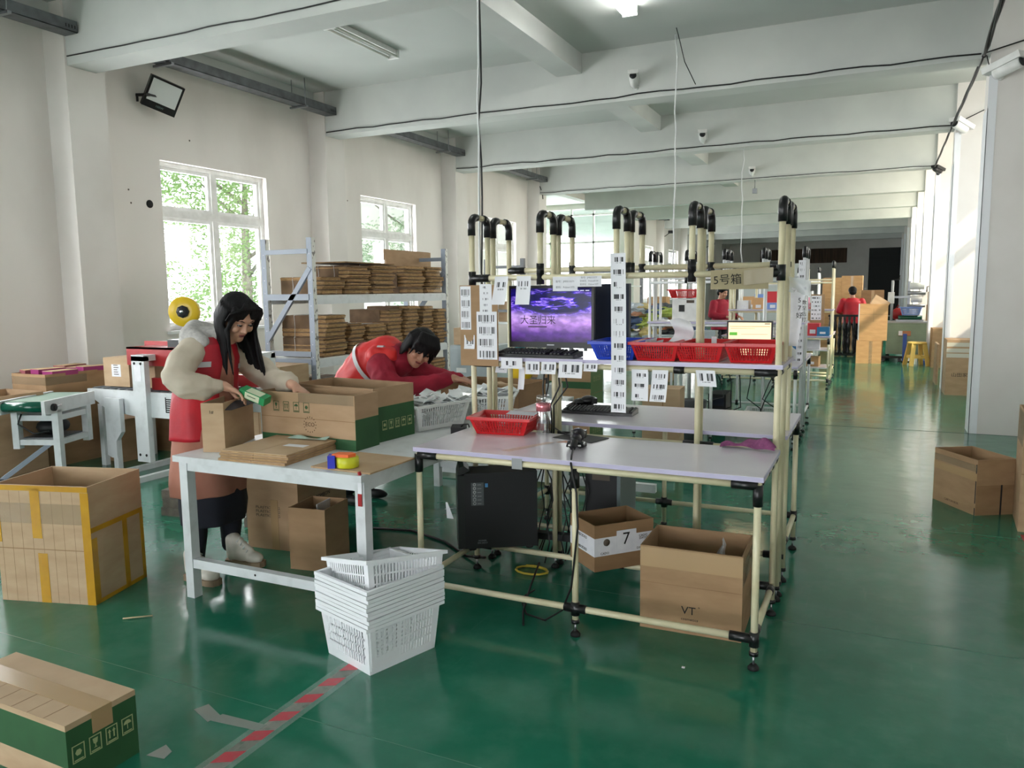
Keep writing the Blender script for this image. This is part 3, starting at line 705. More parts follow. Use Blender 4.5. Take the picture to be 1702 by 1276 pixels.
# --- boxes under the white table
t = carton('big brown carton standing under the white table, behind the woman', (-2.99 - .22 + .02, 3.65, 0), R(6), .36, .52, .62, CBL[0], lid=True)
q = MB().use(CBL[3]); q.box((-.18, -.2612, .43), (.18, -.26, .437)); q.build('crease', t)
MB().use(TAPEC).box((-.01, -.2612, 0), (.04, -.26, .3)).build('packing_tape', t)
for i in range(3): prt(t, 'PLASTIC BAG', 'f', .36, .52, -.03, .25 - i * .024, .022, GREYINK, 1.3)
prt(t, 'BOMBON', 'r', .36, .52, 0, .28, .035, INK)
for x in (.15, .2): MB().use(INK).lathe([(.012, 0), (.012, .0006)], 10, facep(t, 'r', .36, .52, x, .2 + (x - .15) * 2)).build('punched_hole', t)
t = carton('small open tan carton on the floor under the white table', (-2.76, 3.32, 0), R(8), .225, .25, .345, CBL[1], flaps=[('b', .0, 0)])
q = MB().use(PAPER); q.box((-.002, -.02, .05), (.004, .118, .34)); q.build('divider', t, 'pale inner divider')

# --- cartons on the white table
c_, rz, w = edge_box((-2.996, 2.756), (-2.891, 2.798), .37); c_.z = .722
t = carton('narrow open tan carton marked 1#, being packed on the white table', c_, rz, w, .37, .245, CBL[2])
prt(t, '1#', 'f', w, .37, -.005, .2, .022, INK)
c_, rz, w = edge_box((-2.905, 3.072), (-2.292, 3.056), .19); c_.z = .722
t = carton('long open carton with handling marks and a green base, on the white table', c_, rz, w, .19, .275, CBL[0], band=(.0, .055))
icons(t, 'f', w, .19, -.1, .2, .042, GREENL, 'gaub', 1.6); prt(t, 'ECO', 'f', w, .19, .02, .115, .03, BROWNINK); q = MB().use(BROWNINK)
Mx = facep(t, 'f', w, .19, .02, .115)
for k in range(16):
    a = k * PI / 8; q.box((.036, -.002, 0), (.042, .002, .0005), Mx @ RZ(a))
q.build('stamp', t)
q = MB().use(GREENP); q.box((w / 2, -.095, 0), (w / 2 + .0008, .095, .155)); q.build('side_print', t, 'green printed end')
MB().use(TAPEW).box((-.05, -.0962, .225), (.3, -.095, .275)).build('clear_tape', t)
q = MB().use(CBL[3]); q.box((-w / 2, -.0956, .143), (w / 2, -.095, .146)); q.build('crease', t)
t = carton('second long carton behind it, green end marked with symbols', (-2.60, 3.445, .722), R(-6), .60, .33, .285, CBL[0], band=(.0, .06))
q = MB().use(GREENP); q.box((.30, -.165, 0), (.3008, .165, .185)); q.build('side_print', t, 'green printed end'); icons(t, 'r', .602, .33, .02, .085, .04, PALEINK, 'bgaub', 1.3)

def flat_carton(label, x, y, z, rz, w, d, m=CB, group=None, hh=.012):
    t = thing('flattened_carton', label, 'flattened box', (x, y, z), rz, group)
    q = MB().use(m); q.box((-w / 2, -d / 2, .0), (w / 2, -.0015, hh)); q.box((-w / 2, .0015, 0), (w / 2, d / 2, hh)); q.build('panel', t)
    q = MB().use(CARD_EDGE); q.box((-w / 2 - .0005, -d / 2 - .0005, hh * .3), (w / 2 + .0005, d / 2 + .0005, hh * .62)); q.build('fluting', t); return t
for i, nm in enumerate(('lowest', 'second from the bottom', 'third from the bottom', 'topmost, with a white label,')):
    f_ = flat_carton('flattened brown carton, %s of the small stack on the white table' % nm, -2.60 + .006 * (i % 2), 2.855 + .004 * i, .722 + .0125 * i, R(3 + (i % 3)) + PI / 2, .40, .385 - .008 * (i % 2), CBL[(0, 1, 0, 2)[i]], 'flat cartons on the white table')
q = MB().use(PAPER); q.box((-.03, -.15, .0122), (.02, -.03, .0127)); q.build('label', f_)
flat_carton('single thin flat carton lying at the front edge of the white table', -2.10, 2.855, .722, R(-2), .33, .34, CBL[2], hh=.007)
TEALP = mat('pale_green_film', S(170, 200, 190), .35)
MB().use(TEALP).grid(lambda u, v: (-2.66 + u * .22, 2.98 + v * .035 + .03 * u, .7725 + .008 * math.sin(u * 8) * v + .005 + .004 * v), 12, 3).solo('plastic_wrapper', 'pale green plastic wrapper lying on the flat cartons', 'wrapper')
# tape dispenser
t = thing('tape_dispenser', 'orange, blue and lime tape dispenser on the single flat carton', 'tape dispenser', (-2.115, 2.735, .7295), R(30))
q = MB().use(LIME); q.lathe([(.046, 0), (.05, .004), (.05, .044), (.044, .048)], 22, T(.012, 0, 0)); q.build('tape_roll', t, 'lime printed tape roll')
q = MB().use(ORANGE); q.prism([(-.055, -.012), (.02, -.04), (.05, -.01), (.03, .02), (-.03, .03)], .048, .062); q.box((-.03, -.01, .0), (-.02, .03, .05)); q.build('body', t)
q = MB().use(BLUEC); q.box((-.072, -.03, 0), (-.04, .028, .056)); q.build('guard', t, 'blue cutter guard')
# black adapter on the table
t = thing('power_adapter', 'black power adapter block at the right edge of the white table', 'adapter', (-2.05, 3.66, .722), R(25))
MB().use(BLACKM).box((-.04, -.06, 0), (.04, .06, .045)).build('case', t)
wires('adapter_cable', 'black cable from the adapter to the corner bench post', [(-2.03, 3.64, .76), (-2.0, 3.62, .785), (-1.95, 3.585, .795), (-1.935, 3.57, .78)], .004)

# ---------------------------------------------------------------- white packing table
t = thing('packing_table', 'long white painted steel packing table with scuffed top', 'table', (-2.51, 3.88, 0))
X0, X1, Ya, Yb, H = -.55, .55, -1.22, 1.22, .722
MB().use(WSTEEL).box((X0 - .02, Ya - .02, H - .03), (X1 + .0, Yb + .02, H)).build('tabletop', t)
for (sx, sy) in ((X0, Ya), (X1 - .05, Ya), (X0, Yb - .05), (X1 - .05, Yb - .05)): MB().use(WSTEEL).box((sx, sy, 0), (sx + .05, sy + .05, H - .03)).build('leg', t)
for (a, b, nm) in (((X0 + .05, Ya + .005, H - .075), (X1 - .05, Ya + .045, H - .03), 'apron'), ((X0 + .05, Yb - .045, H - .075), (X1 - .05, Yb - .005, H - .03), 'apron'), ((X0 + .005, Ya + .05, H - .075), (X0 + .045, Yb - .05, H - .03), 'apron'), ((X1 - .045, Ya + .05, H - .075), (X1 - .005, Yb - .05, H - .03), 'apron'), ((X0 + .05, Ya + .005, .155), (X1 - .05, Ya + .045, .20), 'stretcher'), ((X0 + .05, Yb - .045, .155), (X1 - .05, Yb - .005, .2), 'stretcher')):
    MB().use(WSTEEL).box(a, b).build(nm, t)
q = MB().use(INK); q.lathe([(.006, 0), (.006, .001)], 8, T(-.1, Ya + .005, .178) @ Matrix.Rotation(PI / 2, 4, 'X')); q.build('bolt_hole', t)
# striped tape tied at the corner
q = MB().use(REDM); q.tube([(-1.985, 2.66, .735), (-1.97, 2.655, .70)], .008, 6); q.box((-1.99, 2.652, .585), (-1.97, 2.655, .64)); q.use(PAPER); q.box((-1.988, 2.652, .64), (-1.968, 2.655, .70)); q.solo('barrier_tape', 'scrap of red and white barrier tape tied at the table corner', 'tape')

# ---------------------------------------------------------------- baskets
def basket_mesh(name, W0, D0, W1, D1, h, m, rows=4, nx=18, ny=14, z0=.18, z1=.9, rim=.014, solid=.12, wall=.0025):
    """slotted plastic basket: bottom W0 x D0, top W1 x D1"""
    q = MB().use(m)
    def P(side, u, z, o=0):
        k = z / h; w = (W0 + (W1 - W0) * k) / 2 - o; d_ = (D0 + (D1 - D0) * k) / 2 - o
        return {0: V((-w + 2 * w * u, -d_, z)), 1: V((w, -d_ + 2 * d_ * u, z)), 2: V((w - 2 * w * u, d_, z)), 3: V((-w, d_ - 2 * d_ * u, z))}[side]
    def slab(side, u0, u1, za, zb):
        o_ = [P(side, u0, za), P(side, u1, za), P(side, u1, zb), P(side, u0, zb)]; i_ = [P(side, u0, za, wall), P(side, u1, za, wall), P(side, u1, zb, wall), P(side, u0, zb, wall)]
        q.add(o_ + i_, [(0, 1, 2, 3), (7, 6, 5, 4), (0, 4, 5, 1), (3, 2, 6, 7), (1, 5, 6, 2), (0, 3, 7, 4)])
    for s in range(4):
        n = nx if s % 2 == 0 else ny
        slab(s, 0, 1, 0, h * z0); slab(s, 0, 1, h * z1, h); slab(s, 0, solid * .6, h * z0, h * z1); slab(s, 1 - solid * .6, 1, h * z0, h * z1)
        a, b = solid * .6, 1 - solid * .6; st = (b - a) / n
        for i in range(n): slab(s, a + st * (i + .5), a + st * (i + 1), h * z0, h * z1)
        for r in range(1, rows): zz = h * (z0 + (z1 - z0) * r / rows); slab(s, a, b, zz - h * .018, zz + h * .018)
        # lip
        w, d_ = W1 / 2, D1 / 2
    w, d_, e = W1 / 2, D1 / 2, rim
    for (a, b) in (((-w - e, -d_ - e), (w + e, -d_)), ((-w - e, d_), (w + e, d_ + e)), ((-w - e, -d_), (-w, d_)), ((w, -d_), (w + e, d_))): q.box((a[0], a[1], h - .012), (b[0], b[1], h + .002))
    q.box((-W0 / 2, -D0 / 2, 0), (W0 / 2, D0 / 2, .003))
    return q.mesh(name)
def basket(me, label, loc, rz, group=None, rot=None, cat='basket'):
    o = bpy.data.objects.new('plastic_basket', me); COL.objects.link(o); o.location = loc; o.rotation_euler = rot or (0, 0, rz)
    return tag(o, label, cat, group)
BKW = basket_mesh('white_basket', .333, .29, .372, .328, .205, WHITEPL, 4, 20, 16)
BKWT = basket_mesh('white_basket_nested', .333, .29, .372, .328, .205, WHITEPL, 4, 12, 10)
BKR = basket_mesh('red_basket', .18, .25, .235, .32, .088, REDPL, 5, 16, 18, .12, .78, .008, .1, .002)
BKB = basket_mesh('blue_basket', .18, .25, .235, .32, .088, BLUEPL, 5, 16, 18, .12, .78, .008, .1, .002)
BKL = basket_mesh('pale_blue_basket', .3, .2, .38, .27, .16, BLUEL, 3, 12, 9, .15, .8, .012)
BKG = basket_mesh('off_white_basket', .34, .27, .40, .33, .145, GREYPL, 4, 20, 16)
# nested stack on the floor
o0, a0 = V((-1.833, 2.572, 0)), R(72.5)
words_ = ['lowest', 'second from the bottom', 'third from the bottom', 'fourth from the bottom', 'fifth from the bottom', 'sixth from the bottom', 'seventh from the bottom', 'eighth from the bottom', 'ninth from the bottom', 'tenth from the bottom']
for i in range(10):
    basket(BKW if i == 0 else BKWT, 'white slotted basket, %s of the nested floor stack' % words_[i], o0 + V((.001 * (i % 3), .001 * (i % 2), 0.0168 * i)), a0 + R((i * 37 % 5 - 2) * .5), 'nested white baskets on the floor')
_tm = Matrix.Rotation(-R(13), 3, V((.812, .584, 0))) @ Matrix.Rotation(R(68), 3, 'Z')
basket(BKW, 'white slotted basket tipped askew on top of the floor stack', o0 + V((.015, .02, .20)), 0, 'nested white baskets on the floor', rot=_tm.to_euler())
# off white baskets on the packing table, filled with film sachets
def filled(label, x, y, z, rz, s):
    basket(BKG, label, (x, y, z), rz, 'off white baskets on the packing table')
    rr = random.Random(s); t = thing('sachet_heap', 'heap of clear film sachets in the %s' % ('nearer off white basket' if s == 1 else 'farther off white basket'), 'sachets', (x, y, z), rz); t['kind'] = 'stuff'
    q = MB().use(SACHET)
    for k in range(70):
        p = V((rr.uniform(-.16, .16), rr.uniform(-.125, .125), .10 + rr.uniform(0, .06))); q.cbox((0, 0, 0), (.11, .075, .004), T(*p) @ Euler((rr.uniform(-.5, .5), rr.uniform(-.5, .5), rr.uniform(0, 3))).to_matrix().to_4x4())
    q.build('sachets', t, kind='stuff')
filled('off white slotted basket heaped with film sachets, beside the long cartons', -2.36, 3.83, .724, R(72), 1)
filled('off white slotted basket heaped with film sachets, nearer the corner post', -2.2, 4.24, .724, R(20), 2)
# ================================================================== PIPE BENCHES
RP = .0143
def bench(name, label, X, Y, pm, loc=(0, 0, 0), far=False, wt=.78, wr=.79, zr=1.565, zs=1.16, zt=1.885, hoops=True, group=None, nose=True):
    """double-sided lean-pipe bench. X: five post columns, Y: front legs, four tall rows, rear legs"""
    t = thing(name, label, 'workbench', ((X[0] + X[-1]) / 2, (Y[0] + Y[-1]) / 2, 0), 0, group)
    def pipe(nm, a, b, r=RP, m=None): return MB().use(m or pm).tube([a, b], r, 8 if far else 12).build(nm, t, world=True)
    def sleeve(p, ax, l=.085, r=.0195):
        d = V(ax) * l / 2; MB().use(BLACKP).tube([V(p) - d, V(p) + d], r, 8 if far else 12).build('connector', t, world=True)
    def foot(x, y):
        q = MB().use(BLACKP); q.tube([(x, y, .058), (x, y, .075)], .0185, 10); q.use(STEEL).tube([(x, y, .015), (x, y, .06)], .005, 6); q.use(RUB).lathe([(.022, 0), (.022, .01), (.012, .022)], 12, T(x, y, 0)); q.build('foot', t, world=True)
    y0, y1, y2, y3, y4, y5 = Y; xa, xb = X[0], X[-1]; xm = X[2]
    for x in (xa, xm, xb):
        pipe('leg', (x, y0, .06), (x, y0, wt - .03)); pipe('leg', (x, y5, .06), (x, y5, wr - .03)); foot(x, y0); foot(x, y5)
        sleeve((x, y0, wt - .075), (0, 0, 1)); sleeve((x, y5, wr - .075), (0, 0, 1)); sleeve((x, y0, .125), (0, 0, 1), .06); sleeve((x, y5, .2), (0, 0, 1), .06)
    # tall posts and hoops
    for i, x in enumerate(X):
        full = i in (0, 4)
        for y in (y1, y2, y3, y4):
            zb = .06 if (full or (i in (1, 3) and y in (y2, y3))) else zr
            pipe('post', (x, y, zb), (x, y, zt - .09))
            if zb < .1: foot(x, y)
            elif not far or y == y1: sleeve((x, y, zr + .03), (0, 0, 1), .075)
        for (a, b) in ((y1, y2), (y3, y4)):
            if not hoops: continue
            for (p, s) in ((a, 1), (b, -1)):
                c = [(x, p, zt - .10), (x, p, zt - .045)] + [(x, p + s * .04 * (1 - math.cos(u)), zt - .045 + .04 * math.sin(u)) for u in [k * PI / 8 for k in range(1, 5)]] + [(x, p + s * .055, zt - .005)]
                MB().use(BLACKP).tube(c, .020, 8 if far else 12).build('elbow', t, world=True)
            pipe('hoop_bar', (x, a + .05, zt - .005), (x, b - .05, zt - .005))
        if not far:
            sleeve((x, y1, zr), (0, 0, 1), .07) if full or i in (1, 3) else None
    # rails
    for (y, z, nm) in ((y1, zr, 'upper_rail'), (y4, zr + .047, 'upper_rail'), (y1, zs - .037, 'shelf_rail'), (y4, zs - .037, 'shelf_rail'), (y0, wt - .037, 'worktop_rail'), (y5, wr - .037, 'worktop_rail'), (y0, .125, 'lower_rail'), (y5, .2, 'lower_rail'), ((y2 + y3) / 2, wt - .05, 'middle_rail'), (y1, .135, 'lower_rail'), (y4, .135, 'lower_rail')):
        pipe(nm, (xa, y, z), (xb, y, z))
        if not far:
            for x in ([xa + .05, xb - .05] if nm != 'lower_rail' else [xa + .045, xm, xb - .045]): sleeve((x, y, z), (1, 0, 0), .10)
    if not far:
        sleeve((X[3], (y2 + y3) / 2, wt - .05), (1, 0, 0), .15); sleeve((X[1], (y2 + y3) / 2, wt - .05), (1, 0, 0), .15); sleeve(((X[2] + X[3]) / 2 + .13, y1, zs - .037), (1, 0, 0), .05)
    for x in (xa, xb):
        pipe('side_rail', (x, y0, wt - .037), (x, y1, wt - .037)); pipe('side_rail', (x, y4, wr - .037), (x, y5, wr - .037)); pipe('side_rail', (x, y0, .14), (x, y1, .14)); pipe('side_rail', (x, y4, .2), (x, y5, .2)); pipe('side_rail', (x, y1, zs - .037), (x, y4, zs - .037))
        if not far:
            for (y, z) in ((y0 + .05, wt - .037), (y0 + .24, wt - .037), (y0 + .36, wt - .037), (y1 - .06, wt - .037), (y0 + .05, .14), (y1 - .06, .14), (y4 + .06, wr - .037), (y4 + .2, wr - .037), (y5 - .12, wr - .037), (y5 - .05, wr - .037), (y4 + .06, .2), (y1 + .06, zs - .037), (y4 - .1, zs - .037)):
                sleeve((x, y, z), (0, 1, 0), .035 if .05 < y - y0 < .5 else .06, .0175)
    # boards
    for (ya, yb, z, nm) in ((y0 - .015, y1 - .018, wt, 'worktop'), (y3 + .04, y5 + .02, wr, 'worktop'), (y1 - .022, y4 + .02, zs, 'shelf_board')):
        b = MB().use(BOARD).box((xa - .02, ya, z - .02), (xb + .02, yb, z)).build(nm, t, world=True)
        q = MB().use(BOARDE); q.box((xa - .021, ya - .0015, z - .0195), (xb + .021, ya, z - .001)); q.box((xa - .0215, ya, z - .0195), (xa - .02, yb, z - .001)); q.box((xb + .02, ya, z - .0195), (xb + .0215, yb, z - .001)); q.build('edge_band', b, 'lilac edge band', world=True)
    return t
BX = [-1.915, -1.53, -1.135, -.775, -.385]
BY = [3.03, 3.595, 3.775, 3.84, 4.045, 4.585]
bt = bench('pipe_workbench', 'cream pipe workbench with lilac-white top, the nearest one', BX, BY, PIPE)
q = MB().use(mat('rusty_scuff', S(178, 120, 96), .5)); q.prism([(-1.36, 3.37), (-1.27, 3.375), (-1.28, 3.41), (-1.33, 3.42)], .7802, .7805); q.build('stain', bt, 'red scuff on the worktop', world=True)
q = MB().use(mat('tape_residue', S(206, 184, 172), .35)); q.prism([(-1.52, 3.10), (-1.47, 3.09), (-1.36, 3.36), (-1.40, 3.36)], .7802, .7804); q.build('residue', bt, 'tape residue stripe on the worktop', world=True)

# ------------------------------------------------------------------ papers hung on it
def paper(label, x0, x1, z0, z1, y, m, curl=0, cat='label', group=None, skew=0, th=.0006, name='barcode_label', xt=None):
    """hanging sheet: bottom edge may swing forward by curl and sideways by skew"""
    q = MB().use(m)
    def f(s):
        return lambda u, v: (x0 + (x1 - x0) * u + skew * (1 - v), y + s - curl * (1 - v) ** 2 + .004 * math.sin(PI * u) * (1 if curl else 0), z0 + (z1 - z0) * v)
    q.grid(f(0), 4, 6, True, True)
    q.use(PAPER if m is not CBL[0] else m); q.grid(lambda u, v: f(th)(1 - u, v), 4, 6)
    return q.solo(name, label, cat, group)
yf = 3.574
t = MB().use(CBL[1]).box((-1.978, yf - .006, 1.112), (-1.757, yf - .002, 1.53)).solo('notice_board', 'brown cardboard panel tied at the left bench post, covered in labels', 'board')
paper('long white strip with four small barcodes on the left of the cardboard panel', -1.974, -1.912, 1.30, 1.525, yf - .007, BC4, name='barcode_label')
paper('white strip at the top centre of the cardboard panel', -1.86, -1.79, 1.385, 1.535, yf - .007, BCA)
paper('big white sheet with four wide barcodes on the cardboard panel', -1.879, -1.762, 1.147, 1.394, yf - .0085, BC4)
paper('small crumpled label low on the cardboard panel', -1.955, -1.893, 1.20, 1.272, yf - .007, BC1, .012, skew=.004)
paper('tall tag with one barcode, first hanging left of the monitor', -1.765, -1.69, 1.43, 1.572, yf - .016, barcode_mat('tag_barcode_a', 1, duty=(.62, .80), bars=26), .02, skew=-.015)
paper('tall tag with one barcode over the corner of the monitor', -1.643, -1.565, 1.43, 1.572, yf - .016, barcode_mat('tag_barcode_b', 1, duty=(.64, .82), bars=26, seed=7), .015, skew=-.005)
SCRIPT = mat('faint_print', S(110, 110, 114), .7)
def card(label, x0, x1, z0, z1, lines, y=yf - .018):
    t = thing('paper_card', label, 'card', ((x0 + x1) / 2, y, z0)); MB().use(PAPER).box((-(x1 - x0) / 2, -.0006, 0), ((x1 - x0) / 2, .0006, z1 - z0)).build('sheet', t)
    for s_, x_, z_, sz in lines: text(s_, sz, T(x_, -.0008, z_) @ Matrix.Rotation(PI / 2, 4, 'X'), SCRIPT, t, world=False, ext=.0001)
card('white card with two typed lines on the upper rail above the monitor', -1.447, -1.318, 1.495, 1.565, [('账号：JM0515571', 0, .046, .013), ('密码：Pcksw1373', 0, .018, .013)])
card('white card with three typed lines beside it on the upper rail', -1.322, -1.195, 1.515, 1.566, [('账号：JM0515577', 0, .043, .011), ('登录名：Pcksw0104', 0, .027, .011), ('登录名：Pcksw1377', 0, .011, .011)], yf - .0195)
paper('very long white strip of barcodes hanging from the upper rail', -1.152, -1.078, .915, 1.67, yf - .02, BC13, .03, skew=.016, name='barcode_strip')
for (nm, x0, x1, z0, z1, m_, cu) in (('wide label on the shelf edge below the keyboard', -1.735, -1.615, 1.105, 1.16, barcode_mat('shelf_bc1', 1, .2, .7, (.3, .7), 30), 0), ('small square label on the shelf rail, second from the left', -1.598, -1.52, 1.08, 1.145, BC1, .004), ('label with curled corner on the shelf rail, third from the left', -1.51, -1.43, 1.085, 1.145, BC1, .014), ('large label hanging at the shelf edge in front of the corner post', -1.416, -1.292, 1.07, 1.15, BC1, .014), ('partly hidden label left of the blue basket edge', -1.285, -1.215, 1.105, 1.145, BC1, .008)):
    paper(nm, x0, x1, z0, z1, yf - .02, m_, cu)
paper('tag with two barcodes below the first red basket', -1.045, -.965, .975, 1.122, yf - .018, barcode_mat('tag_two', 3, seed=21, duty=(.3, .62), bars=24), .02, skew=.006)
paper('tag with three barcodes, second below the red baskets', -.945, -.868, .975, 1.122, yf - .018, BC3, .025, skew=-.006)
paper('slanted label with one barcode on the shelf rail near the right', -.742, -.655, 1.055, 1.128, yf - .018, BC1, .012, skew=.012)
paper('crumpled label below the cardboard panel on the left posts', -1.86, -1.79, 1.06, 1.13, yf + .18, BC1, .02)
paper('narrow blank strip hanging behind the second label', -1.69, -1.655, .985, 1.11, yf + .1, PAPER, .02)
q = MB().use(mat('grey_sticker', S(150, 152, 154), .5)); q.box((-1.425, 3.012, .722), (-1.375, 3.0135, .77)); q.solo('sticker', 'small grey sticker folded over the front worktop edge', 'sticker')
# hanging cardboard sign with handwriting
t = thing('cardboard_sign', 'torn cardboard sign with handwriting taped to the upper rail', 'sign', (-.56, 3.578, 1.50))
MB().use(mat('aged_card', S(160, 148, 116), .8)).grid(lambda u, v: (-.125 + .25 * u, -.002 - .004 * math.sin(u * 5), -.005 + .085 * v + .012 * u * v), 6, 3).build('card', t)
MB().use(mat('brown_tape_film', S(150, 138, 108), .4)).grid(lambda u, v: (.02 + .125 * u, -.006 - .003 * math.sin(u * 9), .012 + .065 * v + .012 * u), 6, 3).build('tape', t)
for s_, x_ in (('5', -.10), ('号', -.062), ('箱', -.012)): text(s_, .05, T(x_, -.009, .037 + x_ * .03) @ Matrix.Rotation(R(-4), 4, 'Y') @ Matrix.Rotation(PI / 2, 4, 'X'), INK, t, name='handwriting', world=False, ext=.0001)
# plastic sleeve with a handwritten page on the right post
t = thing('document_sleeve', 'clear sleeve with a handwritten page tied to the right bench post', 'document sleeve', (-.335, 3.80, 1.23), R(-8))
MB().use(PAPER).grid(lambda u, v: (-.03 + (.075 - .03 * (1 - v)) * u, .012 * math.sin(v * 3) - .02 * u, .0 + .27 * v), 4, 8).build('page', t)
MB().use(FILM).grid(lambda u, v: (-.035 + .095 * u, -.01 + .012 * math.sin(v * 4 + u * 5), .25 + .07 * v - .02 * u), 6, 4).build('plastic', t)
for i_, s_ in enumerate('57好'): text(s_, .03, T(.018, -.022, .21 - i_ * .035) @ Matrix.Rotation(PI / 2, 4, 'X'), INK, t, name='handwriting', world=False, ext=.0001)
for i_, s_ in enumerate('数至后打'): text(s_, .022, T(.04, -.026, .20 - i_ * .026) @ Matrix.Rotation(PI / 2, 4, 'X'), INK, t, name='handwriting', world=False, ext=.0001)

# ------------------------------------------------------------------ monitor, keyboards, scanner
def screen_mat():
    m = mat('monitor_picture', (0, 0, 0, 1), .25); b = m.node_tree.nodes['Principled BSDF']
    tc = N(m, 'ShaderNodeTexCoord'); sp = N(m, 'ShaderNodeSeparateXYZ'); L(m, tc, 'UV', sp, 0)
    mp = N(m, 'ShaderNodeMapping', Location=(-.56, -1.75, 0), Scale=(1, 2.4, 1)); L(m, tc, 'UV', mp, 'Vector')
    # swirl of cloud around an eye high in the picture
    ln = N(m, 'ShaderNodeVectorMath', operation='LENGTH'); L(m, mp, 'Vector', ln, 0)
    nz = N(m, 'ShaderNodeTexNoise', Scale=5, Detail=6, Distortion=1.6); L(m, mp, 'Vector', nz, 'Vector')
    wv = N(m, 'ShaderNodeMath', operation='MULTIPLY_ADD'); L(m, ln, 'Value', wv, 0); wv.inputs[1].default_value = 16; L(m, nz, 'Fac', wv, 2)
    ml = N(m, 'ShaderNodeMath', operation='MULTIPLY'); L(m, nz, 'Fac', ml, 0); ml.inputs[1].default_value = 9
    ad = N(m, 'ShaderNodeMath', operation='ADD'); L(m, wv, 0, ad, 0); L(m, ml, 0, ad, 1)
    sn = N(m, 'ShaderNodeMath', operation='SINE'); L(m, ad, 0, sn, 0)
    r1 = ramp(m, sn, 0, [(.0, S(8, 4, 70)), (.6, S(28, 14, 150)), (.95, S(110, 70, 235)), (1, S(190, 160, 255))])
    base = ramp(m, sp, 'Y', [(0, S(50, 20, 80)), (.16, S(90, 50, 140)), (.34, S(176, 130, 210)), (.5, S(196, 160, 232)), (.62, S(120, 80, 210)), (.75, S(24, 12, 120)), (1, S(10, 6, 70))])
    k = ramp(m, ln, 'Value', [(.42, (1, 1, 1, 1)), (.75, (0, 0, 0, 1))])
    mx = N(m, 'ShaderNodeMix', data_type='RGBA'); L(m, k, 'Color', mx, 'Factor'); m.node_tree.links.new(base.outputs[0], mx.inputs[6]); m.node_tree.links.new(r1.outputs[0], mx.inputs[7])
    n2 = N(m, 'ShaderNodeTexNoise', Scale=7, Detail=7); L(m, tc, 'UV', n2, 'Vector')
    r2 = ramp(m, n2, 'Fac', [(.42, (.35, .35, .4, 1)), (.66, (1, 1, 1, 1))])
    m2 = N(m, 'ShaderNodeMix', data_type='RGBA', blend_type='MULTIPLY'); m2.inputs['Factor'].default_value = .8; m.node_tree.links.new(mx.outputs[2], m2.inputs[6]); m.node_tree.links.new(r2.outputs[0], m2.inputs[7])
    m.node_tree.links.new(m2.outputs[2], b.inputs['Emission Color']); b.inputs['Emission Strength'].default_value = .55
    return m
t = thing('computer_monitor', 'black monitor showing a violet storm wallpaper on the front bench shelf', 'monitor', (-1.515, 3.70, 1.16), R(0))
q = MB().use(BLACKP); q.box((-.234, -.012, .045), (.234, .012, .365)); q.box((-.15, .012, .09), (.15, .03, .32)); q.build('case', t)
q = MB().use(screen_mat()); q.grid(lambda u, v: (-.222 + .444 * u, -.0128, .075 + .275 * v), 1, 1, False, True); q.build('screen', t, 'violet lit screen')
q = MB().use(BLACKP); q.box((-.03, .0, .012), (.03, .03, .12)); q.lathe([(.07, 0), (.07, .008), (.04, .014)], 20, T(0, -.01, 0)); q.build('stand', t)
text('大圣归来', .05, T(-.07, -.0135, .185) @ Matrix.Rotation(PI / 2, 4, 'X'), mat('screen_title', S(34, 12, 44), .5), t, name='screen_title', world=False, ext=.0001)
text('www.xxxxxxx', .012, T(-.07, -.0135, .152) @ Matrix.Rotation(PI / 2, 4, 'X'), mat('screen_caption', S(60, 16, 70), .5), t, name='screen_caption', world=False, ext=.0001) if False else None
q = MB().use(mat('screen_caption', S(60, 16, 70), .5)); q.box((-.125, -.0134, .150), (-.02, -.0129, .156)); q.build('screen_caption', t)
q = MB().use(mat('screen_menu', S(200, 200, 230), .5, emit=S(200, 200, 230), es=.3))
for i_ in range(3): q.box((.135 + i_ * .028, -.0134, .335), (.155 + i_ * .028, -.0129, .339))
q.build('screen_menu', t, kind='stuff')
MB().use(mat('monitor_badge', S(150, 150, 156), .3, .6)).box((-.02, -.0126, .057), (.02, -.0119, .063)).build('badge', t)
t = thing('computer_monitor', 'second monitor seen from its dark back, right of the violet one', 'monitor', (-1.27, 3.96, 1.16), R(-8))
DKB = mat('dark_blue_plastic', S(20, 30, 52), .4)
MB().use(DKB).box((-.12, -.012, .05), (.10, .014, .37)).build('case', t); MB().use(BLACKP).box((-.03, .0, .01), (.02, .03, .1)).lathe([(.08, 0), (.08, .008)], 16).build('stand', t)

def keyboard(label, loc, rz, w=.44, d=.135):
    t = thing('keyboard', label, 'keyboard', loc, rz); q = MB().use(BLACKP)
    q.prism([(-d / 2, .0), (d / 2, .0), (d / 2, .03), (-d / 2, .015)], -w / 2, w / 2, Matrix(((0, 0, 1, 0), (1, 0, 0, 0), (0, 1, 0, 0), (0, 0, 0, 1)))); q.build('case', t)
    q = MB().use(DKEY)
    for r_ in range(6):
        for c in range(21):
            if c in (14, 18) or (r_ == 0 and c in (1,)): continue
            x = -w / 2 + .02 + c * .0197; y = -d / 2 + .016 + r_ * .0195; z = .016 + (y + d / 2) / d * .015
            q.add([(x - .008, y - .008, z), (x + .008, y - .008, z), (x + .008, y + .008, z + .002), (x - .008, y + .008, z + .002), (x - .006, y - .006, z + .008), (x + .006, y - .006, z + .008), (x + .006, y + .006, z + .01), (x - .006, y + .006, z + .01)], [(4, 5, 6, 7), (0, 1, 5, 4), (1, 2, 6, 5), (2, 3, 7, 6), (3, 0, 4, 7)])
    q.build('keys', t, kind='stuff'); return t
keyboard('black keyboard in front of the violet monitor on the shelf', (-1.57, 3.66, 1.161), R(-2))
keyboard('black keyboard on the rear worktop behind the corner post', (-1.43, 4.22, .791), R(2), .42, .15)
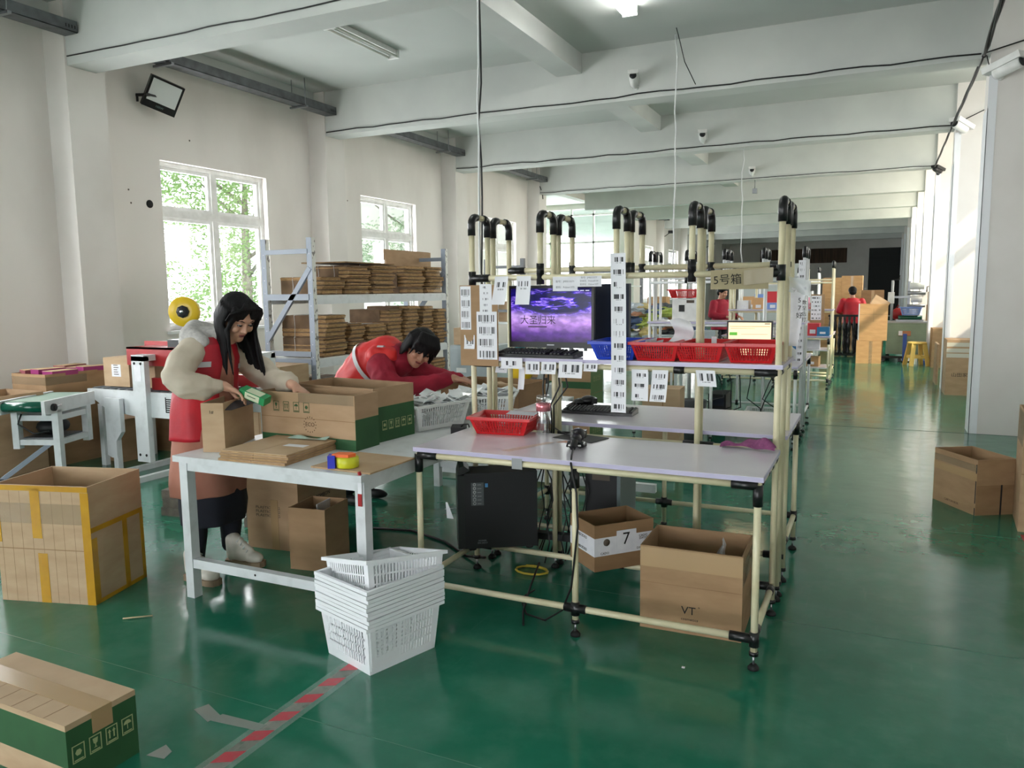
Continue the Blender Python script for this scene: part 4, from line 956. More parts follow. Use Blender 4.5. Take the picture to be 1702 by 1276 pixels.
t = thing('mouse_pad', 'black mouse pad on the front worktop under the scanner', 'mouse pad', (-1.285, 3.51, .7805), R(-16)); MB().use(BLACKM).box((-.115, -.075, 0), (.115, .075, .003)).build('pad', t)
t = thing('mouse_pad', 'dark mouse pad on the rear worktop', 'mouse pad', (-1.52, 4.42, .7905), R(4)); MB().use(BLACKM).box((-.11, -.09, 0), (.11, .09, .003)).build('pad', t)
def scanner(label, loc, rz, s=1):
    t = thing('barcode_scanner', label, 'barcode scanner', loc, rz); D = Matrix.Diagonal((s, s, s, 1))
    q = MB().use(BLACKP); q.sph((0, .015, .052), (.036, .05, .03), 16, 10); q.sph((0, -.035, .045), (.026, .045, .022), 14, 8); q.box((-.034, .028, .035), (.034, .062, .068)); q.build('head', t)
    q = MB().use(BLACKP); q.tube([(0, -.04, .05), (0, -.075, .03), (0, -.115, .014)], [.02, .017, .013], 10); q.build('handle', t)
    for sx in (-1, 1): MB().use(FRAMEW).box((sx * .022 - .007, -.072, .014), (sx * .022 + .007, -.066, .020)).build('light_strip', t)
    q = MB().use(BLACKP); q.lathe([(.042, 0), (.042, .012), (.02, .02), (.02, .03)], 16, T(0, .02, 0)); q.tube([(-.03, .02, .012), (-.034, -.03, .010), (-.02, -.065, .008)], .006, 6); q.tube([(.03, .02, .012), (.034, -.03, .010), (.02, -.065, .008)], .006, 6); q.build('stand', t)
    q = MB().use(BLACKM); q.tube([(-.036, -.055, .008), (-.03, -.06, .03), (0, -.062, .036), (.03, -.06, .03), (.036, -.055, .008)], .007, 6); q.build('cradle', t); return t
scanner('black hand barcode scanner resting in its stand on the front worktop', (-1.225, 3.30, .784), R(10))
wires('scanner_cable', 'scanner cable hanging over the worktop front edge to the floor', [(-1.20, 3.18, .795), (-1.17, 3.08, .79), (-1.145, 3.005, .77), (-1.118, 2.998, .65), (-1.112, 3.0, .5), (-1.125, 3.0, .38), (-1.15, 3.02, .22), (-1.2, 3.04, .1), (-1.3, 3.08, .02), (-1.42, 3.14, .006), (-1.52, 3.3, .006), (-1.5, 3.42, .006)], .0045)
scanner('second barcode scanner on the rear worktop behind the corner post', (-1.545, 4.31, .794), R(-60))
# water bottle
t = thing('water_bottle', 'clear glass bottle with a rose metal collar on the front worktop', 'bottle', (-1.50, 3.55, .78))
MB().use(GLASSB).lathe([(.0, .002), (.034, .002), (.036, .006), (.036, .118), (.033, .125), (.0315, .125), (.033, .116), (.033, .01), (.0, .008)], 24).build('glass_body', t)
MB().use(PINK).lathe([(.037, .118), (.037, .155), (.034, .157)], 24).build('collar', t)
MB().use(GLASSB).lathe([(.035, .157), (.036, .185), (.033, .196), (.0, .198)], 24).build('cap', t)
# baskets
basket(BKR, 'red slotted basket on the front worktop by the left posts', (-1.70, 3.53, .781), R(96))
q = MB().use(PAPER).grid(lambda u, v: (-1.72 + .16 * u, 3.57 + .06 * v, .865 + .01 * v), 3, 2).solo('paper_slip', 'white slip of paper lying across the red basket on the front worktop', 'paper')
basket(BKB, 'blue slotted basket on the shelf right of the monitors', (-1.15, 3.74, 1.161), R(1), 'small baskets on the front bench shelf')
for i_, (x, y, nm) in enumerate(((-.945, 3.74, 'filled with folded paper, next to the blue one'), (-.738, 3.745, 'middle of the three in the row'), (-.51, 3.755, 'last in the row by the right posts'))):
    basket(BKR, 'red slotted basket on the shelf, %s' % nm, (x, y, 1.161), R((0, -1, 1)[i_]), 'small baskets on the front bench shelf')
rr = random.Random(9)
t = thing('paper_sheaf', 'sheaf of folded papers standing in the first red shelf basket', 'papers', (-.96, 3.70, 1.17))
for k in range(9): MB().use(PAPER).box((-.055 + k * .011, -.08, 0), (-.054 + k * .011, .04, .075 + .006 * (k % 3)), Matrix.Rotation(R(14), 4, 'Y')).build('sheet', t)
q = MB().use(PAPER).grid(lambda u, v: (-.93 + .10 * u + .03 * math.sin(3 * v), 3.80 + .02 * math.sin(6 * v + u), 1.24 + .12 * v * (1 - .3 * abs(u - .4))), 4, 8).solo('torn_paper', 'curled torn paper rising from the first red shelf basket', 'paper')
MB().use(PAPER).box((-.73, 3.86, 1.225), (-.705, 3.862, 1.265)).solo('paper_tag', 'tiny white tag on the back of the middle red basket', 'tag')
# towel
rr = random.Random(5)
MB().use(PURPLE).grid(lambda u, v: (-.62 + .24 * u, 3.52 + .075 * v + .02 * math.sin(5 * u), .783 + (.016 + .036 * u + .014 * math.sin(7 * u + 4 * v) + .008 * math.sin(17 * u)) * math.sin(PI * min(max(v, .02), .98)) ** .5 * math.sin(PI * min(max(u * .9 + .06, .02), .98)) ** .4), 26, 12).solo('towel', 'crumpled mauve towel at the right end of the front worktop', 'towel')
# spray bottle
t = thing('spray_bottle', 'clear spray bottle with teal liquid behind the cardboard panel', 'bottle', (-1.84, 4.02, 1.161)); MB().use(TEALM).lathe([(.028, 0), (.03, .01), (.03, .09), (.012, .12), (.01, .13)], 16).build('bottle', t, 'teal body'); MB().use(FRAMEW).lathe([(.01, .13), (.012, .17), (.008, .2)], 12).build('nozzle', t, 'white nozzle')
# tower computers
t = thing('computer_tower', 'black computer tower standing on the rails under the front bench', 'computer', (-1.77, 3.585, .168), R(32))
q = MB().use(BLACKM); q.box((-.19, -.085, 0), (.19, .085, .40)); q.build('case', t)
q = MB().use(BLACKP); q.box((-.225, -.083, .0), (-.19, .083, .39)); q.prism([(-.225, .39), (-.19, .40), (-.16, .415), (-.19, .44), (-.215, .43)], -.083, .083, Matrix.Rotation(PI / 2, 4, 'X')); q.build('front_panel', t)
q = MB().use(mat('grey_sticker_dark', S(74, 78, 80), .5)); q.box((-.155, -.0862, .23), (-.09, -.085, .35)); q.build('sticker', t)
text('◎ —\n◎ —\n◎ —\n◇ —\n□ —\n○ —', .02, T(-.125, -.0866, .29) @ Matrix.Rotation(PI / 2, 4, 'X'), mat('sticker_print', S(190, 190, 190), .6), t, world=False, ext=.0001)
MB().use(mat('blue_sticker', S(70, 130, 180), .4)).box((-.083, -.086, .325), (-.068, -.085, .345)).build('sticker', t)
text('POWER\nS/N 20217', .012, T(-.1, -.0858, .035) @ Matrix.Rotation(PI / 2, 4, 'X'), mat('tower_print', S(150, 150, 160), .6), t, world=False, ext=.0001)
for x, y in ((-.15, -.06), (-.15, .06), (.15, -.06), (.15, .06)): MB().use(RUB).lathe([(.02, -.012), (.022, 0)], 10, T(x, y, 0)).build('foot', t)
q = MB().use(PAPER).grid(lambda u, v: (-2.03 + .03 * u * (1.4 - v), 3.475 - .01 * v, .30 + .09 * v), 3, 4).solo('paper_tag', 'white paper tag tied to the side of the black computer tower', 'tag')
t = thing('computer_tower', 'second black computer tower further back under the bench', 'computer', (-1.36, 4.2, .15), R(4)); MB().use(BLACKM).box((-.09, -.2, 0), (.09, .2, .42)).build('case', t)
q = MB().use(mat('tower_grey_edge', S(96, 110, 112), .5)); q.box((.09, -.2, 0), (.11, .2, .42)); q.build('side_panel', t); q = MB().use(GREYINK); q.box((-.05, -.2012, .3), (.05, -.2, .38)); q.build('sticker', t)
t = thing('power_strip', 'black power strip lying on the rail behind the tower', 'power strip', (-1.52, 3.80, .15), R(5)); MB().use(BLACKM).box((-.14, -.025, 0), (.14, .025, .035)).build('case', t)
rr = random.Random(12)
for k in range(12):
    x0 = -1.56 + rr.uniform(-.06, .14); pts = [(x0, 3.66 + rr.uniform(0, .3), .74)]
    for i_ in range(6): p = pts[-1]; pts.append((p[0] + rr.uniform(-.05, .05), p[1] + rr.uniform(-.04, .04), .74 - (i_ + 1) * .115))
    q = [V(p) for p in pts]; wires('tangled_cable', 'black cable in the tangle behind the computer tower', q, .004, CABLE, 5, 'tangled cables under the front bench')
for k, (xa, za) in enumerate(((-1.565, 1.12), (-1.55, 1.12), (-1.50, 1.12), (-1.47, 1.12))):
    wires('monitor_cable', 'black cable hanging from the shelf beside the corner post', [(xa, 3.74, za), (xa - .02 + .015 * k, 3.75, 1.0), (xa - .01 - .012 * k, 3.73, .9), (-1.555 + .012 * k, 3.74, .80), (-1.56 + .012 * k, 3.745, .72)], .0045, CABLE, 6, 'cables beside the corner post')
wires('floor_cable', 'yellow cable coiled on the floor below the tower', [(-1.62 + .09 * math.cos(a / 2), 3.66 + .06 * math.sin(a / 2), .006 + .002 * a / 6) for a in range(18)], .006, mat('yellow_cable', S(200, 180, 60), .5))
wires('floor_cable', 'black cable crossing the floor from the tower towards the left', [(-1.9, 3.66, .04), (-2.05, 3.72, .008), (-2.3, 3.9, .008), (-2.6, 4.0, .008), (-2.85, 3.95, .008)], .007)
wires('floor_cable', 'short black cable trailing on the floor below the front rail', [(-1.42, 3.3, .2), (-1.43, 3.2, .1), (-1.44, 3.15, .008), (-1.38, 3.02, .008)], .005)
wires('mouse_cable', 'thin black cable from the mouse pad round the corner post', [(-1.33, 3.5, .79), (-1.42, 3.6, .785), (-1.5, 3.7, .785)], .003)
MB().use(REDM).box((-1.98, 4.9, .02), (-1.93, 4.98, .55)).solo('red_post', 'red machine leg seen below the worktop, left of the middle', 'machine leg') if False else None
# ================================================================== RACK WITH FLAT CARTON BUNDLES
t = thing('storage_rack', 'blue-grey steel rack with white beams loaded with flat cartons', 'rack', (-5.21, 7.3, 0))
PERF = nmat('perforated_white_post', S(222, 222, 214), S(120, 116, 110), 40, .5, 0, (1, 1, .5), 1, .58, .64)
for (x, y) in ((-5.52, 6.0), (-4.95, 6.0), (-5.52, 8.55), (-4.95, 8.55)):
    u = MB().use(RACK); u.box((x - .03, y - .028, 0), (x + .03, y + .028, 2.03)); u = u.build('upright', t, world=True)
    MB().use(PERF).box((x + .0301, y - .025, .0), (x + .032, y + .025, 2.03)).build('perforated_face', u, 'white perforated face', world=True)
    q = MB().use(PAPER)
    for k in range(14): q.lathe([(.005, 0), (.005, .001)], 6, T(x, y - .028, .25 + k * .125) @ Matrix.Rotation(PI / 2, 4, 'X'))
    if y < 7: q.build('bolt_hole', u, world=True, kind='stuff')
for (y, s) in ((6.0, 1), (8.55, 1)):
    for (a, b, z0, z1, w, h) in ((-5.5, -4.97, 1.90, 1.90, .03, .045), (-5.5, -4.97, .905, .905, .03, .05), (-5.5, -4.97, .83, .83, .03, .05), (-5.5, -4.97, 1.46, 1.46, .03, .06), (-5.52, -4.95, 1.03, 1.74, .03, .05), (-5.52, -4.95, .75, .20, .03, .05)):
        MB().use(RACK).bar((a, y - .02, z0), (b, y - .02, z1), w, h).build('brace', t, world=True)
for z in (1.44, .82, .22):
    for x in (-4.95, -5.52): MB().use(WSTEEL).box((x - .02, 6.03, z - .05), (x + .03, 8.52, z + .03)).build('beam', t, world=True)
    for k in range(5): MB().use(GREYPL).box((-5.5, 6.03 + k * .5, z + .03), (-4.93, 6.03 + k * .5 + .49, z + .04)).build('deck_panel', t, world=True)
_b = [None]
def bundle_box(label, x0, x1, y0, y1, z0, z1, seed, straps=True, ex=0):
    """a strapped bundle of flattened cartons: each sheet a thin slab, slightly uneven"""
    rr = random.Random(seed); t = thing('carton_bundle', label, 'carton bundle', ((x0 + x1) / 2, (y0 + y1) / 2, z0), 0, 'bundles of flat cartons on the rack')
    w, d, h = x1 - x0, y1 - y0, z1 - z0; n = max(3, int(h / .0135)); q = MB(); st = h / n; wob = rr.uniform(-.02, .02)
    for k in range(n):
        q.use(CARD_EDGE if k % 3 else CARD_FACE); dx = rr.uniform(-.012, .014) + (.025 if (k // 5) % 2 else 0); dy = rr.uniform(-.008, .008) + wob * math.sin(k * .35)
        q.box((-w / 2, -d / 2 + dy, k * st), (w / 2 + dx, d / 2 + dy, (k + .82) * st))
    q.build('sheets', t, kind='stuff')
    q = MB().use(CARD_FACE); q.box((-w / 2, -d / 2 - .004 - abs(wob) * .2, .004), (w / 2 - .10, -d / 2 + .01, h - .004)); q.box((-w / 2, -d / 2, h - st * .2), (w / 2 + .005, d / 2, h + .002)); q.build('outer_sheet', t, 'outer sheets on the long side, shade painted into their brown')
    if straps:
        for f in (.3, .7):
            q = MB().use(FRAMEW); yy = -d / 2 - .012; xx = -w / 2 + w * f; q.tube([(xx, yy, .0), (xx + .01, yy - .003, h * .5), (xx, yy, h)], .003, 4); q.tube([(xx, yy, h + .003), (xx, d / 2, h + .003)], .003, 4); q.build('strap', t)
    return t
# (y0,y1, [bundle tops]) per shelf column, from near to far
topc = [(6.10, 6.46, [1.66]), (6.50, 6.92, [1.60, 1.78]), (6.95, 7.40, [1.58, 1.70, 1.80]), (7.58, 8.02, [1.55, 1.80]), (8.08, 8.46, [1.56, 1.68, 1.80])]
midc = [(6.09, 6.48, [1.06, 1.28]), (6.51, 6.79, [1.02, 1.18]), (6.82, 7.18, [1.16]), (7.21, 7.52, [1.08, 1.31]), (7.55, 7.87, [1.08, 1.34]), (7.92, 8.20, [1.06, 1.2, 1.33]), (8.23, 8.5, [1.04, 1.29])]
lowc = [(6.2, 6.62, [.50, .64]), (7.72, 8.08, [.47, .70]), (8.12, 8.48, [.5, .68])]
ordn = ['nearest', 'second', 'third', 'fourth', 'fifth', 'sixth', 'seventh']
for nm, base, cols in (('top', 1.481, topc), ('middle', .861, midc), ('lowest', .261, lowc)):
    for i, (a, b, tops) in enumerate(cols):
        z = base
        for k, zt in enumerate(tops):
            lay = 'a single bundle' if len(tops) == 1 else ('the lowest bundle' if k == 0 else ('the topmost bundle' if k == len(tops) - 1 else 'the bundle between'))
            bundle_box('flat carton bundle, %s of the %s pile on the %s rack shelf' % (lay, ordn[i], nm), -5.46, -4.95 + .03 * ((k + i) % 2), a + .045, b - .035 * ((i + k) % 2), z, zt - .004, i * 7 + k + len(nm) * 31, i < 3); z = zt
t = thing('loose_cartons', 'loose flat carton lying across the tops of the second and third piles', 'flattened box', (-5.2, 7.0, 1.803), R(3)); MB().use(CARD_FACE).box((-.27, -.55, 0), (.27, .42, .012)).build('panel', t); MB().use(CARD_EDGE).box((-.268, -.552, .003), (.272, .422, .008)).build('fluting', t)
t = thing('upright_carton', 'tall flat carton standing upright at the far end of the top rack shelf', 'flattened box', (-5.3, 8.3, 1.482), R(0)); MB().use(CB).box((-.02, -.52, 0), (.0, .50, .52)).build('panel', t); MB().use(CB).box((-.03, -.53, .40), (-.0205, .49, .525)).build('flap', t)
t = carton('tan carton lettered VT on the lowest rack shelf', (-5.2, 6.3 - .25 + .02, .262), 0, .48, .0 + .02, .02, CBL[2]) if False else None
t = carton('tan carton lettered VT standing in front of the rack end', (-5.23, 5.72, 0), 0, .52, .40, .82, CBL[2], lid=True)
prt(t, 'VT', 'f', .52, .4, .15, .765, .065, INK); prt(t, 'Zhen\nDeying', 'f', .52, .4, -.13, .77, .026, INK); q = MB().use(CBL[1]); q.box((-.03, -.2012, 0), (-.02, -.2, .82)); q.build('crease', t)
t = carton('brown carton lying in the rack end bay above the VT carton', (-5.24, 6.26, .88), 0, .4, .3, .02, CBL[4]) if False else None

# ================================================================== CARTON SEALER + CONVEYOR
t = thing('carton_sealer', 'white carton sealing machine with red belts and a yellow tape roll', 'machine', (-5.6, 4.9, 0))
m_ = lambda: MB().use(WSTEEL)
m_().prism([(-6.3, .685), (-6.3, .64), (-6.05, .50), (-5.72, .47), (-4.75, .47), (-4.75, .685)], -4.57, -4.545, Matrix(((1, 0, 0, 0), (0, 0, -1, 0), (0, 1, 0, 0), (0, 0, 0, 1)))).build('side_plate', t, world=True)
m_().box((-6.3, 5.10, .47), (-4.75, 5.125, .685)).build('side_plate', t, world=True)
for k in range(14): MB().use(DSTEEL).tube([(-6.25 + k * .105, 4.57, .675), (-6.25 + k * .105, 5.1, .675)], .022, 8).build('roller', t, world=True)
for (x, y) in ((-5.66, 4.50), (-5.66, 5.12), (-4.85, 4.5), (-4.85, 5.12)): m_().box((x, y, .09), (x + .15, y + .05, .99)).build('column', t, world=True)
for x in (-5.66, -4.85): m_().box((x, 4.5, .95), (x + .15, 5.17, 1.0)).build('crossbeam', t, world=True)
for x in (-5.70, -5.34): m_().box((x, 3.98, .0), (x + .05, 5.6, .045)).build('base_rail', t, world=True)
m_().prism([(-5.97, .10), (-5.90, .10), (-5.90, .25), (-5.83, .33), (-5.83, .62), (-6.02, .62), (-6.02, .10 + .02)], -4.53, -4.49, Matrix(((1, 0, 0, 0), (0, 0, -1, 0), (0, 1, 0, 0), (0, 0, 0, 1)))).build('leg_plate', t, world=True)
for (x, y) in ((-6.2, 4.56), (-6.2, 5.06), (-5.96, 4.5), (-4.85, 4.6)): m_().box((x, y, 0), (x + .055, y + .045, .55)).build('leg', t, world=True)
MB().use(REDM).box((-5.86, 4.62, .90), (-5.22, 4.66, 1.055)).box((-5.86, 4.62, 1.04), (-5.22, 4.9, 1.055)).build('guard', t, 'red guard', world=True)
MB().use(REDM).box((-5.95, 4.88, .93), (-4.9, 4.92, 1.09)).build('guard', t, 'red guard', world=True)
MB().use(REDM).box((-5.55, 4.60, .70), (-4.8, 4.64, .80)).build('drive_belt', t, 'red drive belt housing', world=True)
MB().use(REDM).box((-5.55, 5.04, .70), (-4.8, 5.08, .80)).build('drive_belt', t, 'red drive belt housing', world=True)
MB().use(BLACKP).box((-5.45, 4.7, 1.02), (-5.2, 4.82, 1.12)).build('tape_head', t, world=True)
MB().use(DSTEEL).bar((-5.08, 4.72, 1.05), (-5.12, 4.66, 1.36), .06, .02).build('tape_arm', t, world=True)
_r = T(-5.15, 4.63, 1.36) @ RZ(R(28)) @ Matrix.Rotation(PI / 2, 4, 'X')
rl = MB().use(YELLOW).lathe([(.045, -.03), (.118, -.03), (.122, -.025), (.122, .025), (.118, .03), (.045, .03)], 32, _r).build('tape_roll', t, 'yellow tape roll', world=True)
MB().use(BLACKM).lathe([(.05, .03), (.052, .045), (.03, .055), (.012, .058)], 8, _r, False).build('hub', rl, world=True); MB().use(CHROME).lathe([(.014, .056), (.014, .066)], 8, _r).build('bolt', rl, world=True)
q = MB().use(INK)
for (x, z) in ((-5.625, .93), (-5.55, .93), (-5.625, .15), (-5.55, .15)): q.lathe([(.012, 0), (.012, .003)], 8, T(x, 4.5, z) @ Matrix.Rotation(PI / 2, 4, 'X'))
q.build('bolt', t, world=True, kind='stuff')
q = MB().use(INK)
for k in range(7): q.box((-5.34 + (k % 2) * .01, 4.543, .52 + k * .018), (-5.25, 4.5448, .53 + k * .018))
q.box((-5.34, 4.543, .52), (-5.33, 4.5448, .65)); q.build('printed_label', t, world=True, kind='stuff')
MB().use(PAPER).box((-5.63, 4.4985, .78), (-5.55, 4.4998, .92)).build('torn_sticker', t, world=True)

def small_carton(label, x, y, z, w, d, h, lab=True):
    t = carton(label, (x, y, z), R(2), w, d, h, CBL[2], lid=True)
    if lab:
        q = MB().use(PAPER); q.box((-.055, -d / 2 - .0012, h * .35), (.055, -d / 2, h * .78)); q.build('label', t); q = MB().use(GREYINK)
        for k in range(5): q.box((-.03, -d / 2 - .0016, h * .42 + k * .02), (.03 - .008 * (k % 3), -d / 2 - .0012, h * .42 + k * .02 + .007))
        q.build('label_print', t, kind='stuff')
    return t
small_carton('small sealed carton with a shipping label on the sealer infeed', -6.05, 4.80, .70, .31, .30, .25)
small_carton('second sealed carton with a shipping label beside the sealer column', -5.74, 4.83, .70, .26, .30, .19)
t = thing('flat_board', 'narrow tan board standing behind the first sealed carton', 'board', (-6.27, 4.98, .70)); MB().use(CBL[0]).box((-.05, -.01, 0), (.06, .01, .17)).build('panel', t)

t = thing('belt_conveyor', 'white belt conveyor with a green end drum and adjustable legs', 'conveyor', (-6.075, 3.835, 0), R(21))
xa, xb, yl, zt = -.20, .20, .60, .67
MB().use(BELT).box((xa + .03, .02, zt - .012), (xb - .03, yl, zt)).build('belt', t, 'pale green belt')
MB().use(DRUM).tube([(xa + .02, 0, zt - .04), (xb - .02, 0, zt - .04)], .042, 18).build('drum', t, 'dark green drum')
for x in (xa, xb - .03): MB().use(WSTEEL).box((x, -.045, zt - .10), (x + .03, yl, zt + .01)).build('side_plate', t)
MB().use(BLACKM).lathe([(.03, 0), (.03, .02), (.015, .022), (.015, .03)], 10, T(xb, .05, zt - .05) @ Matrix.Rotation(PI / 2, 4, 'Y'), False).build('bearing', t)
MB().use(CHROME).tube([(xb + .008, .06, zt - .045), (xb + .008, .14, zt - .04)], .006, 6).build('tension_bolt', t)
for x in (xa, xb - .055):
    for y in (.10, yl - .12): MB().use(WSTEEL).box((x, y, .0 if y < .2 and x > 0 else .27), (x + .055, y + .055, zt - .08)).build('leg', t)
    for z in (.50, .30): MB().use(WSTEEL).box((x + .01, .155, z), (x + .045, yl - .12, z + .045)).build('stretcher', t)
for y in (.11, yl - .11):
    for z in (.50, .30): MB().use(WSTEEL).box((xa + .055, y, z), (xb - .055, y + .04, z + .045)).build('stretcher', t)
MB().use(DSTEEL).box((xa + .055, .15, .345), (xb - .055, yl - .12, .355)).build('tray', t)
MB().use(BLACKM).sph((0, .32, .425), (.12, .14, .07), 14, 8).build('motor', t, 'black motor')
MB().use(CABLE).tube([(-.10, .09, .56), (-.12, .07, .48), (0, .08, .40), (.12, .09, .42)], .007, 6).build('power_lead', t)
# grey floor unit with a sloping tube in front of the conveyor
t = thing('floor_scale', 'grey low floor scale with a sloping metal arm below the conveyor', 'scale', (-6.35, 3.55, 0), R(8))
MB().use(RACK).box((-.14, -.17, .0), (.16, .17, .05)).build('platform', t); MB().use(BLACKM).box((-.12, -.15, .05), (.14, .15, .054)).build('mat', t); MB().use(RACK).bar((.10, .16, .04), (.34, .42, .30), .035, .035).build('arm', t)
# boxes by the left wall
carton('large brown carton on the floor by the left wall, behind the conveyor', (-6.74, 4.69, 0), 0, .47, .8, .60, CBL[1], lid=True)
t = carton('wide open carton full of purple packs on top of the left floor carton', (-6.74, 4.70, .606), 0, .46, .78, .215, CBL[1])
MB().use(TAPEW).box((-.232, -.3912, .12), (.23, -.39, .19)).build('clear_tape', t); MB().use(TAPEW).box((.23, -.39, .12), (.2312, .0, .19)).build('clear_tape', t)
MAG = mat('purple_pack', S(150, 50, 110), .4); MAUV = mat('dull_mauve_pack', S(140, 70, 80), .5)
for k in range(6):
    t = thing('product_pack', '%s product pack in the wide open carton, %s row, %s' % ('mauve' if k % 3 == 0 else 'magenta', 'near' if k < 3 else 'far', ('left', 'middle', 'right')[k % 3]), 'pack', (-6.9 + .16 * (k % 3), 4.5 + .32 * (k // 3), .80 + .012 * (k % 2)), R((k * 37) % 30 - 15), 'magenta packs in the wide carton')
    MB().use(MAG if k % 3 else MAUV).box((-.07, -.12, 0), (.07, .12, .04)).build('carton', t); MB().use(CBL[0]).box((-.07, -.12, .04), (.07, .12, .043)).build('flap', t)
t = carton('open greyish carton with a taped rim at the left picture edge', (-6.62, 3.98, 0), 0, .5, .42, .70, CBL[0])
MB().use(mat('silver_tape', S(196, 198, 200), .3)).box((-.252, -.2115, .60), (.251, -.21, .70)).build('silver_tape', t, 'silvery tape round the rim'); MB().use(mat('pale_green_label', S(206, 220, 200), .6)).box((.02, -.213, .57), (.16, -.2116, .68)).build('label', t, 'pale green label')
carton('brown carton on the floor under the sealer infeed', (-6.25, 5.45, 0), R(3), .55, .45, .45, CBL[3], lid=True)
carton('brown carton on the floor behind the conveyor leg', (-5.95, 4.75, 0) if False else (-6.25, 4.86, 0), R(-2), .28, .3, .38, CBL[1], lid=True)
t = thing('small_parts_box', 'small white printed box on the sealer base rail', 'box', (-5.31, 4.72, .046), R(10)); MB().use(PAPER).box((-.06, -.04, 0), (.06, .04, .07)).build('carton', t); MB().use(GREYINK).box((-.03, -.0408, .01), (.04, -.04, .05)).build('print', t)
# concrete pavers on the floor
for (x, y, rz, n, nm) in ((-4.28, 3.70, 12, 3, 'beside the woman'), (-4.36, 3.24, 24, 3, 'behind the taped carton'), (-3.55, 3.72, 10, 2, 'behind the white sneakers')):
    for k in range(n): MB().use(BRICK).cbox((0, 0, .03), (.21, .11, .058), RZ(R(rz + (k * 29) % 13 - 5)) @ T(.012 * (k % 2), .01 * (k % 3), 0)).solo('paver_brick', 'grey paver brick, %s in the little pile %s' % (('lowest', 'middle one' if n == 3 else 'upper one', 'topmost')[k], nm), 'brick', 'grey pavers on the floor').location = (x + .012 * (k % 2), y + .008 * k, .0595 * k)

# ================================================================== FLOOR TAPE AND LITTER
RW = nmat('worn_white_tape', S(214, 214, 206), S(150, 176, 160), 26, .4, 0, (1, 1, 1), 6, .55, .72); RWR = nmat('worn_red_tape', S(190, 62, 74), S(170, 90, 92), 30, .4, 0, (1, 1, 1), 6, .5, .75)
q = MB().use(RW); q.box((-1.885, .6, .0006), (-1.825, 2.5, .0012)); o = q.solo('floor_tape', 'red and white striped marking tape on the floor by the white baskets', 'floor tape')
q = MB().use(RWR)
for k in range(14):
    y = -.93 + k * .133; q.prism([(-.03, y), (.03, y + .035), (.03, y + .10), (-.03, y + .065)], .0007, .0012)
q.build('red_stripe', o, 'red stripes', kind='stuff')
q = MB().use(mat('clear_floor_tape', S(150, 185, 170), .12, alpha=.35)); q.box((-.055, -.95, .0), (.055, .95, .0006)); q.build('clear_overlay', o, 'clear tape laid over the stripes')
GT = mat('grey_tape_scrap', S(150, 158, 150), .4, alpha=.75)
MB().use(GT).prism([(-2.19, 1.90), (-2.08, 1.86), (-2.07, 1.91), (-2.17, 1.95)], .0005, .0012).prism([(-2.08, 1.87), (-1.88, 1.89), (-1.87, 1.93), (-2.07, 1.92)], .0005, .0014).solo('tape_scrap', 'torn strip of pale tape branching off the striped floor tape', 'tape scrap')
MB().use(GT).prism([(-2.11, 1.63), (-2.04, 1.64), (-2.05, 1.68), (-2.10, 1.70)], .0005, .0012).solo('tape_scrap', 'small pale tape scrap on the floor beside the nearest closed carton', 'tape scrap')
MB().use(mat('pale_stick', S(190, 176, 140), .7)).tube([(-3.12, 2.34, .005), (-3.08, 2.36, .009), (-3.02, 2.42, .005)], .0035, 6).solo('twig', 'thin pale stick lying on the floor right of the taped carton', 'stick')
for k, (x, y, a) in enumerate(((-2.62, 4.55, 40), (-2.55, 4.62, 20))): MB().use(PAPER).cbox((0, 0, .002), (.09, .008, .002), RZ(R(a))).solo('paper_strip', 'narrow white strip on the floor under the white table, %s of two' % ('nearer' if k == 0 else 'farther'), 'litter').location = (x, y, .001)
MB().use(PAPER).cbox((0, 0, .003), (.012, .009, .004)).solo('litter_fleck', 'tiny white fleck on the floor in front of the VT carton', 'litter').location = (-.64, 2.93, .0)
# ================================================================== PEOPLE
from mathutils import noise as MN
def blob(name, parent, prims, m, vox=.008, sm=6, label=None, fold=0, fq=(9, 9, 9)):
    """one continuous skin grown over tapered limbs and ellipsoids"""
    q = MB().use(m)
    for p in prims:
        if p[0] == 'c':
            pts = [(V(a), r) for a, r in p[1]]
            for i, (a, r) in enumerate(pts):
                q.sph(a, r, 12, 8)
                if i: q.tube([pts[i - 1][0], a], [pts[i - 1][1] * .985, r * .985], 12)
        elif p[0] == 'e': q.sph(p[1], p[2], 18, 12, p[3].to_4x4() if len(p) > 3 else None)
        elif p[0] == 'l': q.loft(p[1], 24)
    tmp = q.build('tmp_blob'); r = tmp.modifiers.new('r', 'REMESH'); r.mode = 'VOXEL'; r.voxel_size = vox
    s = tmp.modifiers.new('s', 'SMOOTH'); s.factor = .5; s.iterations = sm
    dg = bpy.context.evaluated_depsgraph_get(); me = bpy.data.meshes.new_from_object(tmp.evaluated_get(dg)); me.name = name
    bpy.data.objects.remove(tmp); me.materials.clear(); me.materials.append(m)
    if fold:
        nn = [v.normal.copy() for v in me.vertices]
        for v, n in zip(me.vertices, nn):
            c = v.co; k = MN.noise(V((c.x * fq[0], c.y * fq[1], c.z * fq[2]))); k2 = 1 - 2 * abs(MN.noise(V((c.x * fq[0] * 1.3 + 5, c.y * fq[1] * 1.3, c.z * fq[2] * 1.6 + 2))))
            v.co = c + n * fold * (k * .7 + k2 * .5 - .2)
    for p in me.polygons: p.use_smooth = True
    o = bpy.data.objects.new(name, me); COL.objects.link(o); o.parent = parent; o.matrix_parent_inverse = PW(parent).inverted()
    if label: o['label'] = label
    return o
